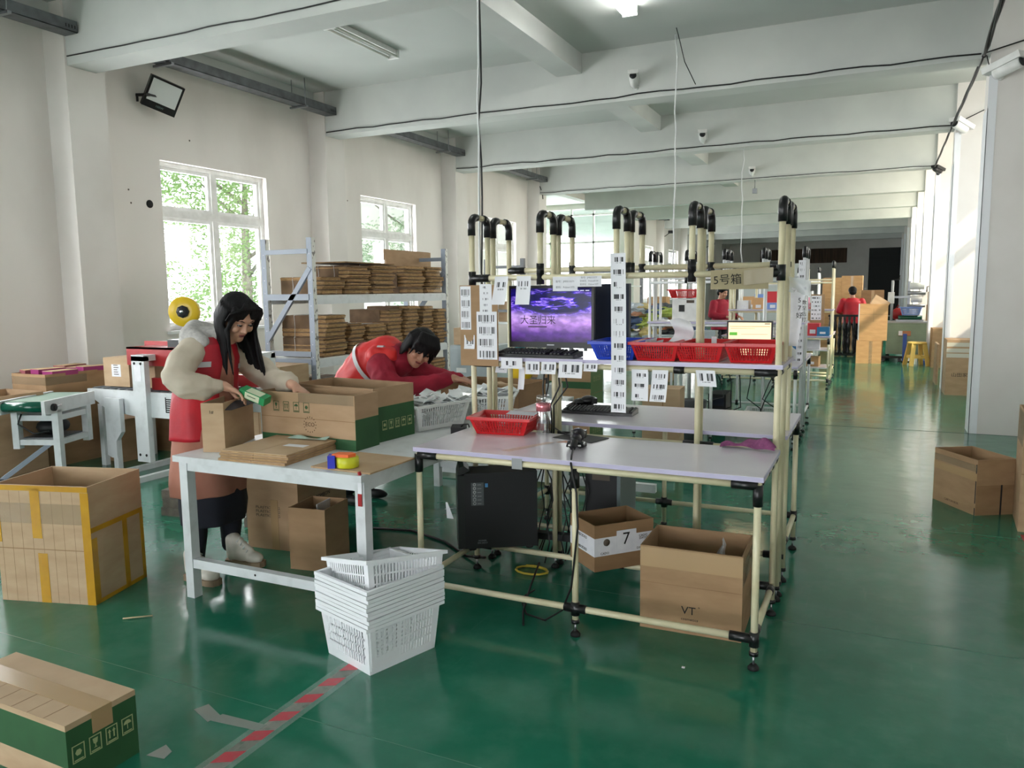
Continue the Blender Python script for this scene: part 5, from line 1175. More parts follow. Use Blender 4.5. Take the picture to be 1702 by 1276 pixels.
def hand(prims, wrist, d, palm_n, curl=.5, thumb=1, s=1.0, spread=.0):
    """palm, four jointed fingers of different lengths and a thumb leaving the side of the palm"""
    d = V(d).normalized(); n = (V(palm_n) - d * V(palm_n).dot(d)).normalized(); a = d.cross(n).normalized() * thumb
    w = V(wrist); Rm = Matrix((d, a, n)).transposed()
    prims.append(('e', w + d * .045 * s, (.048 * s, .04 * s, .016 * s), Rm)); prims.append(('c', [(w - d * .02, .024 * s), (w + d * .02 * s, .024 * s)]))
    for i, (off, ln) in enumerate(((.030, .068), (.010, .078), (-.011, .072), (-.030, .056))):
        p = w + d * .08 * s + a * off * s; dd = (d + a * (off * spread * 6)).normalized(); ch = [(w + d * .05 * s + a * off * .8 * s, .0095 * s), (p, .0095 * s)]; an = 0
        for k, f in enumerate((.42, .33, .25)):
            an += curl * (.5, .8, .6)[k]; p = p + (dd * math.cos(an) + n * math.sin(an)) * ln * f * s; ch.append((p, (.0088, .0082, .0072)[k] * s))
        prims.append(('c', ch))
    p0 = w + d * .022 * s + a * .03 * s; p1 = p0 + (d * .6 + a * .55 + n * .35).normalized() * .034 * s; p2 = p1 + (d * .85 + a * .1 + n * .45).normalized() * .03 * s; p3 = p2 + (d * .9 - a * .1 + n * .4).normalized() * .022 * s
    prims.append(('c', [(w + d * .012 * s + a * .014 * s, .014 * s), (p0, .0125 * s), (p1, .011 * s), (p2, .0098 * s), (p3, .008 * s)]))
def head(c, fwd, up, s=1.0):
    """(prims, frame): head with brow, nose, cheeks, lips, chin and ears; fwd = where the face looks"""
    f = V(fwd).normalized(); l = V(up).cross(f).normalized(); u = f.cross(l); B = Matrix((f, l, u)).transposed(); c = V(c)
    P = lambda x, y, z: c + B @ V((x * s, y * s, z * s)); D = lambda *a: tuple(k * s for k in a)
    pr = [('e', P(-.008, 0, .028), D(.094, .075, .088), B), ('e', P(.012, 0, -.03), D(.074, .062, .088), B), ('e', P(.05, 0, -.085), D(.034, .034, .026), B),
          ('e', P(.078, 0, .032), D(.014, .05, .012), B), ('c', [(P(.084, 0, .018), .008 * s), (P(.093, 0, -.010), .0095 * s), (P(.098, 0, -.026), .0115 * s)]), ('e', P(.089, .012, -.030), D(.009, .008, .007), B), ('e', P(.089, -.012, -.030), D(.009, .008, .007), B),
          ('e', P(.058, .04, -.02), D(.030, .022, .026), B), ('e', P(.058, -.04, -.02), D(.030, .022, .026), B), ('e', P(.070, 0, -.056), D(.016, .028, .016), B),
          ('e', P(-.005, .074, -.005), D(.018, .009, .03), B), ('e', P(-.005, -.074, -.005), D(.018, .009, .03), B)]
    return pr, P, B, D
def face(t, P, B, D, s=1.0, down=True):
    for sy in (-1, 1):
        q = MB().use(FRAMEW); q.sph(P(.0775, sy * .031, .006), D(.0085, .0135, .0042), 10, 6, B.to_4x4()); e = q.build('eye', t, world=True)
        q = MB().use(EYEM); q.sph(P(.0825, sy * .031 + .002, .0045), D(.0052, .0095, .0045), 10, 6, B.to_4x4()); q.build('iris', e, world=True)
        q = MB().use(EYEM); q.tube([P(.079, sy * .016, .007), P(.0866, sy * .03, .0098), P(.077, sy * .047, .0065)], .0026 * s, 5); q.build('eyelid', t, world=True)
        q = MB().use(HAIR); q.tube([P(.088, sy * .014, .030), P(.086, sy * .034, .036), P(.072, sy * .052, .029)], [.0028 * s, .0034 * s, .0018 * s], 6); q.build('eyebrow', t, world=True)
    q = MB().use(LIPS); q.sph(P(.0815, 0, -.0535), D(.006, .021, .0046), 12, 6, B.to_4x4()); q.sph(P(.081, 0, -.0615), D(.0065, .017, .0052), 12, 6, B.to_4x4()); q.build('mouth', t, world=True)
    q = MB().use(INK); q.tube([P(.084, -.018, -.0575), P(.0875, 0, -.0572), P(.084, .018, -.0575)], .0012 * s, 5); q.build('lip_line', t, world=True)

def band(t, secs, z, h, a0, a1, m, nm, k=1.02):
    """strip lying on a lofted garment at height z over the angles a0..a1"""
    def at(zz):
        for i in range(len(secs) - 1):
            za, zb = secs[i][0][2], secs[i + 1][0][2]
            if min(za, zb) <= zz <= max(za, zb):
                f = (zz - za) / (zb - za); return V(secs[i][0]).lerp(V(secs[i + 1][0]), f), secs[i][1] + (secs[i + 1][1] - secs[i][1]) * f, secs[i][2] + (secs[i + 1][2] - secs[i][2]) * f
    q = MB().use(m)
    def f(u, v):
        c, rx, ry = at(z + h * v); a = a0 + (a1 - a0) * u; return c + V((rx * k * math.cos(a), ry * k * math.sin(a), 0))
    q.grid(f, 16, 2); return q.build(nm, t, world=True)

# ---------------------------------------------------------------- woman packing the carton
t = thing('person', 'long-haired woman in a red vest over a beige jacket, packing a carton', 'person', (-3.22, 3.02, 0))
hc = V((-3.085, 3.115, 1.372)); F = V((.80, -.16, -.52)); U = V((.5, -.08, .86))
hp, P, B, D = head(hc, F, U, 1.02)
arms = []
wr = V((-2.985, 2.905, 1.035)); wl = V((-2.75, 3.15, 1.02))
pr = hp + [('c', [(hc + V((-.03, -.005, -.08)), .052), (V((-3.19, 3.06, 1.24)), .058)]),
           ('l', [((-3.25, 3.03, .80), .10, .15, 0), ((-3.24, 3.04, 1.0), .105, .14, 0), ((-3.22, 3.05, 1.18), .10, .165, 0), ((-3.2, 3.055, 1.25), .06, .09, 0)]),
           ('c', [(V((-3.2, 2.90, 1.20)), .055), (V((-3.17, 2.79, 1.11)), .045), (V((-3.12, 2.77, 1.06)), .04), (wr, .026)]), ('c', [(V((-3.2, 3.22, 1.2)), .055), (V((-3.05, 3.3, 1.05)), .045), (wl, .026)]),
           ('c', [(V((-3.25, 2.96, .82)), .085), (V((-3.24, 2.93, .46)), .06), (V((-3.25, 2.90, .10)), .038)]), ('c', [(V((-3.25, 3.12, .82)), .085), (V((-3.24, 3.13, .46)), .06), (V((-3.24, 3.14, .10)), .038)])]
hand(pr, wr, (.72, .42, -.42), (.25, -.1, -1), .55, 1, .95); hand(pr, wl, (.8, .2, -.5), (0, 0, -1), .6, -1, .95)
blob('body', t, pr, SKIN, .0052, 4)
face(t, P, B, D, 1.02)
# hair: scalp cap, fringe, long side curtains hanging straight down
hh = [('e', P(-.022, 0, .042), D(.098, .086, .092), B), ('e', P(-.05, 0, -.02), D(.06, .08, .09), B)]
rr = random.Random(3)
for k in range(34):
    a = PI * (.40 + 1.2 * k / 33); r0 = P(.085 * math.cos(a) - .01, .082 * math.sin(a), .05 + .01 * rr.random()); r1 = P(.095 * math.cos(a) - .012, .092 * math.sin(a), -.02)
    ln = .27 + .03 * rr.random(); sd = 1 if math.sin(a) > 0 else -1
    e = r1 + V((.02 + .05 * (sd > 0) + .012 * rr.uniform(-1, 1), .012 * sd * rr.random(), -ln * (.75 if abs(math.sin(a)) < .5 else 1)))
    hh.append(('c', [(r0, .016), (r1, .016), (r1.lerp(e, .55) + V((0, 0, -.0)), .014), (e, .006)]))
for k in range(12):
    y = -.075 + .15 * k / 11; sg = 1 if y > 0 else -1
    hh.append(('c', [(P(.03, .012, .126), .014), (P(.074, .012 + y * .75, .100), .009), (P(.084 - abs(y) * .30, y * 1.12 + sg * .012, .066), .007), (P(.080 - abs(y) * .34, y * 1.12 + sg * .022, .030 - .2 * abs(y)), .004)]))
hh.append(('c', [(P(-.05, 0, .02), .075), (P(-.07, 0, -.08), .06), (P(-.075, 0, -.13), .045)]))
for sy in (-1, 1): hh.append(('c', [(P(.05, sy * .066, .085), .018), (P(.066, sy * .076, .03), .015), (P(.062, sy * .082, -.03), .013), (P(.06, sy * .085, -.03) + V((.012, 0, -.13)), .010), (P(.06, sy * .085, -.03) + V((.03, 0, -.24)), .004)]))
blob('hair', t, hh, HAIR, .0056, 3)
# clothes
T1 = [((-3.26, 3.03, .74), .165, .20, 0), ((-3.26, 3.03, .88), .150, .19, 0), ((-3.245, 3.04, 1.04), .142, .178, 0), ((-3.225, 3.05, 1.16), .130, .180, 0), ((-3.21, 3.055, 1.235), .100, .150, 0), ((-3.2, 3.06, 1.275), .06, .09, 0)]
jk = [('l', [(c, rx - .012, ry - .012, y) for c, rx, ry, y in T1[1:]]),
      ('c', [(V((-3.21, 2.92, 1.205)), .076), (V((-3.19, 2.83, 1.155)), .075), (V((-3.15, 2.76, 1.09)), .073), (V((-3.10, 2.775, 1.05)), .070), (V((-3.055, 2.83, 1.035)), .066), (V((-3.02, 2.868, 1.036)), .043), (V((-3.005, 2.885, 1.036)), .037)]),
      ('c', [(V((-3.2, 3.2, 1.19)), .08), (V((-3.10, 3.28, 1.08)), .078), (V((-3.0, 3.28, 1.02)), .074), (V((-2.86, 3.22, 1.02)), .066), (V((-2.80, 3.185, 1.02)), .042)])]
blob('jacket', t, jk, JACKET, .008, 4, 'beige puffy sleeves', .0085, (8, 8, 17))
hd = [('c', [(V((-3.30, 3.17, 1.285)), .05), (V((-3.33, 3.06, 1.305)), .062), (V((-3.27, 2.965, 1.285)), .055), (V((-3.17, 2.95, 1.255)), .04)]), ('e', V((-3.235, 3.06, 1.275)), (.085, .10, .055)), ('c', [(V((-3.21, 3.06, 1.25)), .075), (V((-3.17, 3.065, 1.275)), .062)]), ('e', V((-3.33, 3.06, 1.25)), (.06, .11, .06)), ('c', [(V((-3.30, 3.17, 1.275)), .042), (V((-3.2, 3.185, 1.25)), .034)])]
blob('hood', t, hd, FLEECE, .009, 3, 'pale grey fleece hood')
def draped(name, secs, m, label, amp, n=40, sub=7, ph=0):
    fine = []
    for i in range(len(secs) - 1):
        for k in range(sub):
            f = k / sub; fine.append((V(secs[i][0]).lerp(V(secs[i + 1][0]), f), secs[i][1] + (secs[i + 1][1] - secs[i][1]) * f, secs[i][2] + (secs[i + 1][2] - secs[i][2]) * f, 0))
    fine.append((V(secs[-1][0]),) + tuple(secs[-1][1:])); q = MB().use(m); q.loft(fine, n); zs = [c[0].z for c in fine]; z0, z1 = min(zs), max(zs)
    for i, (c, rx, ry, _) in enumerate(fine):
        for k in range(n):
            p = q.v[i * n + k]; d = p - c; d.z = 0; a = 2 * PI * k / n; w = 1 - (c.z - z0) / (z1 - z0 + 1e-6) * .75
            if d.length > 1e-4: q.v[i * n + k] = p + d.normalized() * amp * w * (math.sin(7 * a + ph + 4 * c.z) + .7 * MN.noise(V((a * 2.2, c.z * 9 + ph, ph))))
    return q.build(name, t, label, world=True)
draped('vest', T1, VESTR, 'red mesh vest', .007)
MB().use(DRESS).loft([((-3.225, 3.02, .76), .145, .085, 0), ((-3.215, 3.03, .9), .135, .08, 0), ((-3.2, 3.04, 1.05), .132, .068, 0), ((-3.185, 3.055, 1.16), .118, .055, 0), ((-3.18, 3.06, 1.25), .08, .05, 0)], 20).build('dress_front', t, 'brownish dress between the open vest fronts', world=True)
band(t, T1, 1.125, .028, R(-96), R(-32), REFL, 'reflective_strip'); band(t, T1, 1.10, .026, R(30), R(80), REFL, 'reflective_strip'); band(t, T1, 1.125, .028, R(120), R(240), REFL, 'reflective_strip')
draped('dress', [((-3.25, 3.03, .80), .15, .185, 0), ((-3.25, 3.03, .62), .17, .205, 0), ((-3.25, 3.02, .50), .175, .215, 0), ((-3.25, 3.02, .44), .17, .21, 0)], DRESS, 'dusty pink dress skirt', .010, ph=2)
draped('underskirt', [((-3.24, 3.03, .47), .15, .19, 0), ((-3.235, 3.03, .36), .155, .195, 0), ((-3.235, 3.03, .275), .14, .185, 0)], NAVY, 'black skirt under the dress', .008, ph=4)
for (y, sx) in ((2.90, 0), (3.14, .01)): blob('trouser_leg', t, [('c', [(V((-3.24, y, .40)), .075), (V((-3.245 + sx, y, .22)), .062), (V((-3.255 + sx, y, .105)), .05)])], NAVY, .009, 3)
def sneaker(t, x, y, a):
    M_ = T(x, y, 0) @ RZ(a)
    q = MB().use(SOLE); q.prism([(-.055, -.035), (.02, -.038), (.12, -.043), (.165, -.03), (.175, 0), (.165, .03), (.12, .043), (.02, .036), (-.055, .033), (-.07, 0)], 0, .03, M_); so = q.build('sole', t, world=True)
    pr = [('e', M_ @ V((.105, 0, .048)), (.065, .04, .034)), ('e', M_ @ V((.03, 0, .06)), (.075, .037, .045)), ('c', [(M_ @ V((-.02, 0, .06)), .042), (M_ @ V((-.022, 0, .14)), .043)]), ('c', [(M_ @ V((.015, 0, .14)), .018), (M_ @ V((.09, 0, .085)), .02)])]
    b = blob('sneaker', t, pr, SHOEW, .006, 3, 'chunky off white sneaker')
    for k in range(4):
        p = M_ @ V((.022 + k * .02, 0, .145 - k * .017)); e = M_.to_3x3() @ V((0, .03, -.01)); g = M_.to_3x3() @ V((0, -.03, -.01))
        MB().use(FRAMEW).tube([p + g, p + V((0, 0, .012)), p + e], .004, 5).build('lace', b, world=True)
sneaker(t, -3.20, 2.845, R(-4)); sneaker(t, -3.18, 3.12, R(8))
p_ = thing('soap_pack', 'green and white product pack held over the carton by the woman', 'pack', (-2.905, 2.965, .985), rot=(R(12), R(20), R(10)))
MB().use(mat('pack_green', S(40, 150, 90), .4)).box((-.02, -.03, 0), (.13, .03, .04)).build('carton', p_); MB().use(mat('pack_cream', S(214, 220, 190), .5)).box((.015, -.0306, .004), (.10, -.03, .038)).box((.015, -.024, .04), (.10, .024, .0404)).build('label', p_, 'cream printed label'); MB().use(GREENP).box((.03, -.0311, .02), (.08, -.0307, .024)).build('print', p_)
p_ = thing('dark_pack', 'dark grey pouch lying in the top of the narrow carton', 'pack', (-2.95, 2.95, .90), rot=(0, 0, R(18))); MB().use(mat('dark_pouch', S(52, 54, 62), .4)).grid(lambda u, v: (-.045 + .09 * u, -.15 + .30 * v, .03 + .03 * math.sin(PI * u) * math.sin(PI * v)), 6, 8).build('pouch', p_)

# ---------------------------------------------------------------- woman leaning over the table
t = thing('person', 'woman with short black hair in a red vest leaning across the table', 'person', (-3.3, 4.45, 0))
hc = V((-2.79, 4.46, 1.115)); F = V((.62, -.62, -.42)); U = V((.55, .05, .83))
hp, P, B, D = head(hc, F, U, 1.06)
wr = V((-2.53, 4.46, .925)); wl = V((-2.60, 4.72, .885))
pr = hp + [('c', [(hc + V((-.05, .02, -.07)), .056), (V((-2.93, 4.45, 1.04)), .064)]),
           ('c', [(V((-3.30, 4.46, .86)), .13), (V((-3.18, 4.45, .98)), .125), (V((-3.03, 4.45, 1.03)), .125)]),
           ('c', [(V((-2.99, 4.29, 1.0)), .06), (V((-2.86, 4.26, .87)), .048), (wr, .028)]), ('c', [(V((-2.97, 4.62, 1.0)), .06), (V((-2.85, 4.70, .90)), .048), (wl, .028)]),
           ('c', [(V((-3.32, 4.37, .84)), .095), (V((-3.31, 4.36, .48)), .062), (V((-3.36, 4.36, .1)), .042)]), ('c', [(V((-3.32, 4.56, .84)), .095), (V((-3.31, 4.57, .48)), .062), (V((-3.34, 4.58, .1)), .042)])]
hand(pr, wr, (.9, .38, -.16), (.0, .1, -1), .32, 1, 1.0, .25); hand(pr, wl, (.9, .1, -.3), (0, 0, -1), .4, -1, 1.0)
blob('body', t, pr, SKIN2, .0055, 4)
face(t, P, B, D, 1.06)
hh = [('e', P(-.02, 0, .045), D(.106, .094, .092), B), ('e', P(-.055, 0, -.01), D(.06, .085, .075), B)]
for k in range(26):
    a = PI * (.42 + 1.16 * k / 25); r0 = P(.085 * math.cos(a), .088 * math.sin(a), .04); e = P(.102 * math.cos(a) - .005, .104 * math.sin(a), -.05 - .03 * rr.random())
    hh.append(('c', [(r0, .02), (r0.lerp(e, .6), .018), (e, .007)]))
for k in range(15):
    y = -.075 + .15 * k / 14; hh.append(('c', [(P(.04, y * .7, .118), .02), (P(.088, y * .95, .085), .014), (P(.102 - abs(y) * .32, y * 1.1, .052 - .012 * (k % 2)), .008), (P(.100 - abs(y) * .36, y * 1.12 + .006, .030 - .014 * ((k * 7) % 3)), .003)]))
for k in range(16):
    a = rr.uniform(0, 2 * PI); hh.append(('c', [(P(-.02 + .06 * math.cos(a), .06 * math.sin(a), .10), .022), (P(-.02 + .10 * math.cos(a), .095 * math.sin(a), .065), .016), (P(-.02 + .118 * math.cos(a), .112 * math.sin(a), .01 - .04 * rr.random()), .005)]))
blob('hair', t, hh, HAIR, .006, 2)
sw = [('c', [(V((-3.30, 4.46, .86)), .16), (V((-3.17, 4.45, .985)), .155), (V((-3.02, 4.45, 1.03)), .15), (V((-2.94, 4.45, 1.03)), .10)]),
      ('c', [(V((-3.0, 4.30, 1.0)), .095), (V((-2.93, 4.25, .92)), .088), (V((-2.85, 4.26, .865)), .08), (V((-2.70, 4.36, .885)), .066), (V((-2.57, 4.44, .92)), .046)]),
      ('c', [(V((-2.98, 4.60, 1.0)), .09), (V((-2.85, 4.69, .90)), .078), (V((-2.64, 4.715, .885)), .046)])]
blob('sweater', t, sw, MAROON, .009, 4, 'crimson sweater', .012, (12, 12, 12))
vs = [('c', [(V((-3.33, 4.46, .80)), .175), (V((-3.30, 4.46, .87)), .172), (V((-3.17, 4.45, 1.0)), .168), (V((-3.05, 4.45, 1.045)), .158)]), ('c', [(V((-3.05, 4.33, 1.07)), .075), (V((-2.97, 4.36, 1.075)), .06)]), ('c', [(V((-3.05, 4.57, 1.07)), .075), (V((-2.97, 4.54, 1.075)), .06)])]
blob('vest', t, vs, VESTO, .009, 4, 'orange red vest', .008, (9, 9, 9))
def arc(c, ax, r, a0, a1, w, m, nm):
    ax = V(ax).normalized(); e1 = V((0, 1, 0)); e2 = ax.cross(e1).normalized(); q = MB().use(m)
    q.grid(lambda u, v: V(c) + (e1 * math.cos(a0 + (a1 - a0) * u) + e2 * math.sin(a0 + (a1 - a0) * u)) * r + ax * w * (v - .5), 18, 1); return q.build(nm, t, world=True)
arc((-3.17, 4.45, 1.0), (.8, 0, .5), .176, PI * .05, PI * 1.25, .03, REFL, 'reflective_strip'); arc((-3.17, 4.45, 1.0), (.8, 0, .5), .176, PI * 1.2, PI * 1.6, .03, REFL, 'reflective_strip')
q = MB().use(REFL); q.grid(lambda u, v: (-3.02 + .05 * u, 4.30 + .03 * v - .01, 1.135 + .012 * math.sin(PI * v)), 4, 3); q.build('reflective_strip', t, world=True)
for (y, x) in ((4.36, 0), (4.58, .02)): blob('trouser_leg', t, [('c', [(V((-3.32, y, .80)), .11), (V((-3.31, y, .48)), .085), (V((-3.36 + x, y, .12)), .06)])], NAVY, .01, 3)
for (y, x) in ((4.36, -3.36), (4.58, -3.34)): blob('shoe', t, [('e', V((x + .07, y, .035)), (.10, .042, .034)), ('c', [(V((x, y, .04)), .04), (V((x, y, .085)), .04)])], BLACKM, .007, 3, 'black shoe')

# ---------------------------------------------------------------- two workers far down the hall
def worker(label, x, y, yaw, h, jm, s=1.0, hatm=None):
    t = thing('person', label, 'person', (x, y, 0), yaw)
    G = T(x, y, 0) @ RZ(yaw); Q = lambda a, b, c: G @ V((a, b, c * h / 1.6)); z = 1
    hp, P, B, D = head(Q(.05, 0, 1.47), G.to_3x3() @ V((1, 0, -.25)), V((0, 0, 1)), .98)
    pr = hp + [('c', [(Q(.02, 0, 1.40), .052), (Q(0, 0, 1.30), .06)]), ('l', [(Q(0, 0, .8), .1, .15, yaw), (Q(0, 0, 1.05), .1, .14, yaw), (Q(0, 0, 1.25), .1, .17, yaw), (Q(0, 0, 1.33), .05, .08, yaw)])]
    for sy in (-1, 1):
        w = Q(.30, sy * .16, 1.0); pr.append(('c', [(Q(0, sy * .18, 1.26), .05), (Q(.02, sy * .25, 1.02), .042), (w, .026)])); hand(pr, w, G.to_3x3() @ V((1, -sy * .2, -.2)), (0, 0, -1), .5, -sy, 1)
        pr.append(('c', [(Q(0, sy * .09, .82), .085), (Q(.01, sy * .1, .45), .06), (Q(-.01, sy * .1, .09), .04)]))
    blob('body', t, pr, SKIN2, .009, 3); face(t, P, B, D, .98)
    blob('hair', t, [('e', P(-.02, 0, .045), D(.102, .09, .088), B), ('e', P(-.06, 0, -.01), D(.05, .08, .07), B)], HAIR, .01, 2)
    jk = [('l', [(Q(0, 0, .74), .15, .20, yaw), (Q(0, 0, 1.0), .135, .18, yaw), (Q(0, 0, 1.25), .125, .20, yaw), (Q(0, 0, 1.34), .07, .10, yaw)])]
    for sy in (-1, 1): jk.append(('c', [(Q(0, sy * .19, 1.26), .075), (Q(.02, sy * .27, 1.04), .068), (Q(.2, sy * .2, 1.0), .058), (Q(.27, sy * .165, 1.0), .04)]))
    blob('jacket', t, jk, jm, .014, 3)
    for sy in (-1, 1):
        blob('trouser_leg', t, [('c', [(Q(0, sy * .09, .80), .1), (Q(.01, sy * .1, .45), .075), (Q(-.01, sy * .1, .1), .055)])], NAVY, .014, 3); blob('shoe', t, [('e', Q(.06, sy * .1, .035), (.10, .042, .034), RZ(yaw).to_3x3())], BLACKM, .01, 2)
worker('worker in a red jacket seen from behind, beyond the stacked black rails', -.49, 18.7, R(100), 1.50, VESTR)
worker('worker in a dark red jacket looking right, far behind the hanging sign', -2.72, 15.2, R(-30), 1.54, MAROON)
# ================================================================== THE BACK OF THE HALL
CX = [-2.17, -1.79, -1.41, -1.03, -.65]
bench('pipe_workbench', 'white pipe workbench directly behind the nearest one', CX, [y + 4.45 for y in BY], PIPEW, far=True, wr=.78)
DX_ = [-2.14, -1.76, -1.38, -1.0, -.62]
bd = bench('pipe_workbench', 'third pipe workbench down the hall, cream with extra low shelves', DX_, [y + 9.2 for y in BY], PIPE, far=True, wr=.78)
for z in (.32, .58): MB().use(BOARD).box((-1.6, 12.2, z - .015), (-.62, 12.78, z)).build('low_shelf', bd, world=True)
bench('pipe_workbench', 'farthest white pipe workbench before the stacked cartons', [x - .45 for x in DX_], [y + 13.0 for y in BY], PIPEW, far=True, wr=.78)
paper('white barcode strip running down the right post of the second bench', -.70, -.635, .70, 1.76, 8.03, BC9, 0, name='barcode_strip')
t = thing('notice_board', 'brown cardboard with a sheet of small barcodes on the third bench', 'board', (-.83, 12.74, .93)); MB().use(CBL[1]).box((-.09, 0, 0), (.11, .012, .46)).build('card', t)
MB().use(barcode_mat('sheet_grid', 6, .08, .92, (.3, .6), 22, S(90, 90, 94), 6)).grid(lambda u, v: (-.085 + .15 * u, -.001, .07 + .37 * v), 1, 1, False, True).build('sheet', t)
# things on the second bench
basket(BKR, 'red basket sitting on the white label printer of the second bench', (-1.83, 8.2, 1.405), R(90))
t = thing('label_printer', 'white label printer on the second bench, under a red basket', 'printer', (-1.82, 8.22, 1.161)); MB().use(FRAMEW).box((-.13, -.10, 0), (.13, .12, .235)).build('case', t); MB().use(BLACKM).box((-.06, -.102, .10), (0, -.1, .17)).build('slot', t); MB().use(GREYINK).box((.02, -.102, .19), (.10, -.1, .22)).build('keypad', t)
t = thing('printed_box', 'green printed box standing on the second bench worktop', 'box', (-1.84, 7.72, .781)); MB().use(FRAMEW).box((-.12, -.05, 0), (-.04, .05, .23)).build('end', t); MB().use(nmat('green_leaf_print', S(30, 110, 40), S(110, 150, 50), 14, .5)).box((-.04, -.05, 0), (.11, .05, .23)).build('front', t)
t = thing('laser_printer', 'black and grey printer on the second bench worktop', 'printer', (-1.50, 7.75, .781)); MB().use(BLACKM).box((-.17, -.14, 0), (.17, .14, .18)).build('case', t); MB().use(GREYC).box((-.15, -.145, .18), (.12, .1, .21)).build('tray', t)
for k in range(5): MB().use(GREYC).box((-.11, -.07, 0), (.11, .07, .018), RZ(R((k * 31) % 12 - 6))).solo('paper_tray', 'grey label pad in the stack on the black printer, %s' % ('lowest', 'second', 'middle', 'fourth', 'topmost')[k], 'label pad', 'label pads on the printer').location = (-1.52, 7.72, .993 + .0195 * k)
t = thing('computer_monitor', 'monitor with a cream order page, facing us on the second bench', 'monitor', (-1.11, 7.80, .781))
MB().use(BLACKP).box((-.215, -.012, .05), (.215, .014, .40)).build('case', t); MB().use(BLACKP).lathe([(.09, 0), (.09, .01), (.02, .015), (.02, .1)], 16).build('stand', t)
pg = mat('order_page', S(250, 226, 182), .4, emit=S(250, 222, 176), es=.36); MB().use(pg).box((-.20, -.0135, .07), (.20, -.012, .385)).build('screen', t, 'cream lit screen')
for (a, b, c, d_, cc) in ((-.19, .19, .345, .35, S(220, 150, 90)), (-.19, -.115, .26, .29, S(90, 170, 60)), (-.08, .17, .27, .273, S(150, 120, 90)), (-.10, -.098, .07, .30, S(210, 180, 140)), (-.18, .05, .325, .329, S(200, 150, 100)), (.14, .19, .37, .378, S(60, 50, 50))): MB().use(mat('page_detail', cc, .5, emit=cc, es=.3)).box((a, -.0141, c), (b, -.0135, d_)).build('page_mark', t)
t = thing('tablet_screen', 'small dark tablet screen between printer and order page monitor', 'tablet', (-1.36, 7.95, .781)); MB().use(BLACKM).box((-.06, 0, .02), (.06, .012, .2)).box((-.03, -.03, 0), (.03, .03, .02)).build('case', t)
t = thing('product_carton', 'white and blue product box at the right end of the second bench shelf', 'box', (-.72, 8.25, 1.161 - .38)); MB().use(FRAMEW).box((-.09, -.05, 0), (.07, .05, .14)).build('carton', t); MB().use(mat('blue_swoosh', S(20, 110, 170), .4)).prism([(-.04, .135), (.065, .135), (.065, .02), (.03, .08)], -.0515, -.05, Matrix(((1, 0, 0, 0), (0, 0, 1, 0), (0, 1, 0, 0), (0, 0, 0, 1)))).build('print', t)
basket(BKG, 'off white basket standing under the right half of the second bench', (-.95, 7.85, .12 + .08), R(4)) if False else basket(BKG, 'off white basket on the floor under the right half of the second bench', (-.93, 7.9, .16), R(4))
MB().use(BOARD).box((-1.15, 7.6, .13), (-.70, 8.2, .158)).solo('low_board', 'low white board under the second bench carrying a basket', 'board')
t = thing('computer_tower', 'slim black computer tower under the second bench', 'computer', (-1.45, 8.2, .0)); MB().use(BLACKM).box((-.09, -.18, .0), (.09, .18, .42)).build('case', t); MB().use(DKB).box((-.07, -.182, .3), (.07, -.18, .38)).build('bezel', t)
t = thing('dark_bin', 'dark grey plastic bin behind the small tan carton', 'bin', (-1.55, 7.3, 0)); MB().use(mat('dark_grey_plastic', S(60, 64, 68), .5)).loft([((0, 0, 0), .10, .10, 0), ((0, 0, .45), .14, .14, 0)], 16).build('body', t)
t = carton('small tan carton with two flaps, seen below the red baskets', (-1.55, 6.2, 0), R(4), .30, .25, .70, CBL[2], lid=True); MB().use(CBL[3]).box((.012, -.1258, .45), (.02, -.125, .7)).build('slit', t)
rr = random.Random(2)
for k in range(6):
    x = -1.5 + .13 * k; wires('bench_cable', 'black cable looping under the second bench', [(x, 8.0, .74), (x + rr.uniform(-.1, .1), 8.0, .55), (x + rr.uniform(-.15, .15), 7.95, .4), (x + rr.uniform(-.2, .2), 8.0, .3), (x + rr.uniform(-.1, .1), 8.05, .25)], .006, CABLE, 5, 'cables under the second bench')
# stacked long cartons with a green stripe
for k in range(3):
    t = carton('long carton with a green stripe behind the corner post, %s of three' % ('lowest', 'middle', 'topmost')[k], (-2.76, 7.12, .254 * k), R(-2 + k), .64, .36, .25, CBL[1], band=(.05, .115), lid=True)
    MB().use(mat('leaf_green_print', S(110, 140, 90), .7)).box((.32, -.18, .0), (.3206, .18, .25)).build('side_print', t, 'pale green printed end'); icons(t, 'r', .642, .36, 0, .14, .04, PALEINK, 'gaub', 1.4)
# second sealer with its yellow roll
t = thing('carton_sealer', 'second carton sealer behind the benches with a yellow tape disc', 'machine', (-2.6, 5.75, 0))
for y in (5.38, 5.95): MB().use(WSTEEL).box((-3.25, y, .03), (-1.4, y + .05, .09)).build('base_rail', t, world=True)
for (x, y) in ((-3.05, 5.40), (-3.05, 5.94), (-2.3, 5.9)): MB().use(WSTEEL).box((x, y, 0), (x + .05, y + .05, .60)).build('leg', t, world=True)
MB().use(WSTEEL).box((-3.1, 5.40, .56), (-2.25, 5.98, .62)).build('table', t, world=True)
for x in (-2.58, -2.36): MB().use(REDM).box((x, 5.44, .10), (x + .07, 5.54, .56)).build('red_column', t, 'red column', world=True)
MB().use(REDM).box((-2.6, 5.5, .40), (-2.3, 5.55, .5)).build('red_column', t, 'red crossbeam', world=True)
MB().use(BLACKM).box((-2.56, 5.6, .62), (-2.38, 5.72, .80)).build('tape_head', t, world=True); MB().use(GREYC).box((-2.36, 5.6, .6), (-2.26, 5.75, .76)).build('bracket', t, world=True); MB().use(GREYC).bar((-2.45, 5.62, .62), (-2.38, 5.62, .86), .05, .02).build('tape_arm', t, world=True)
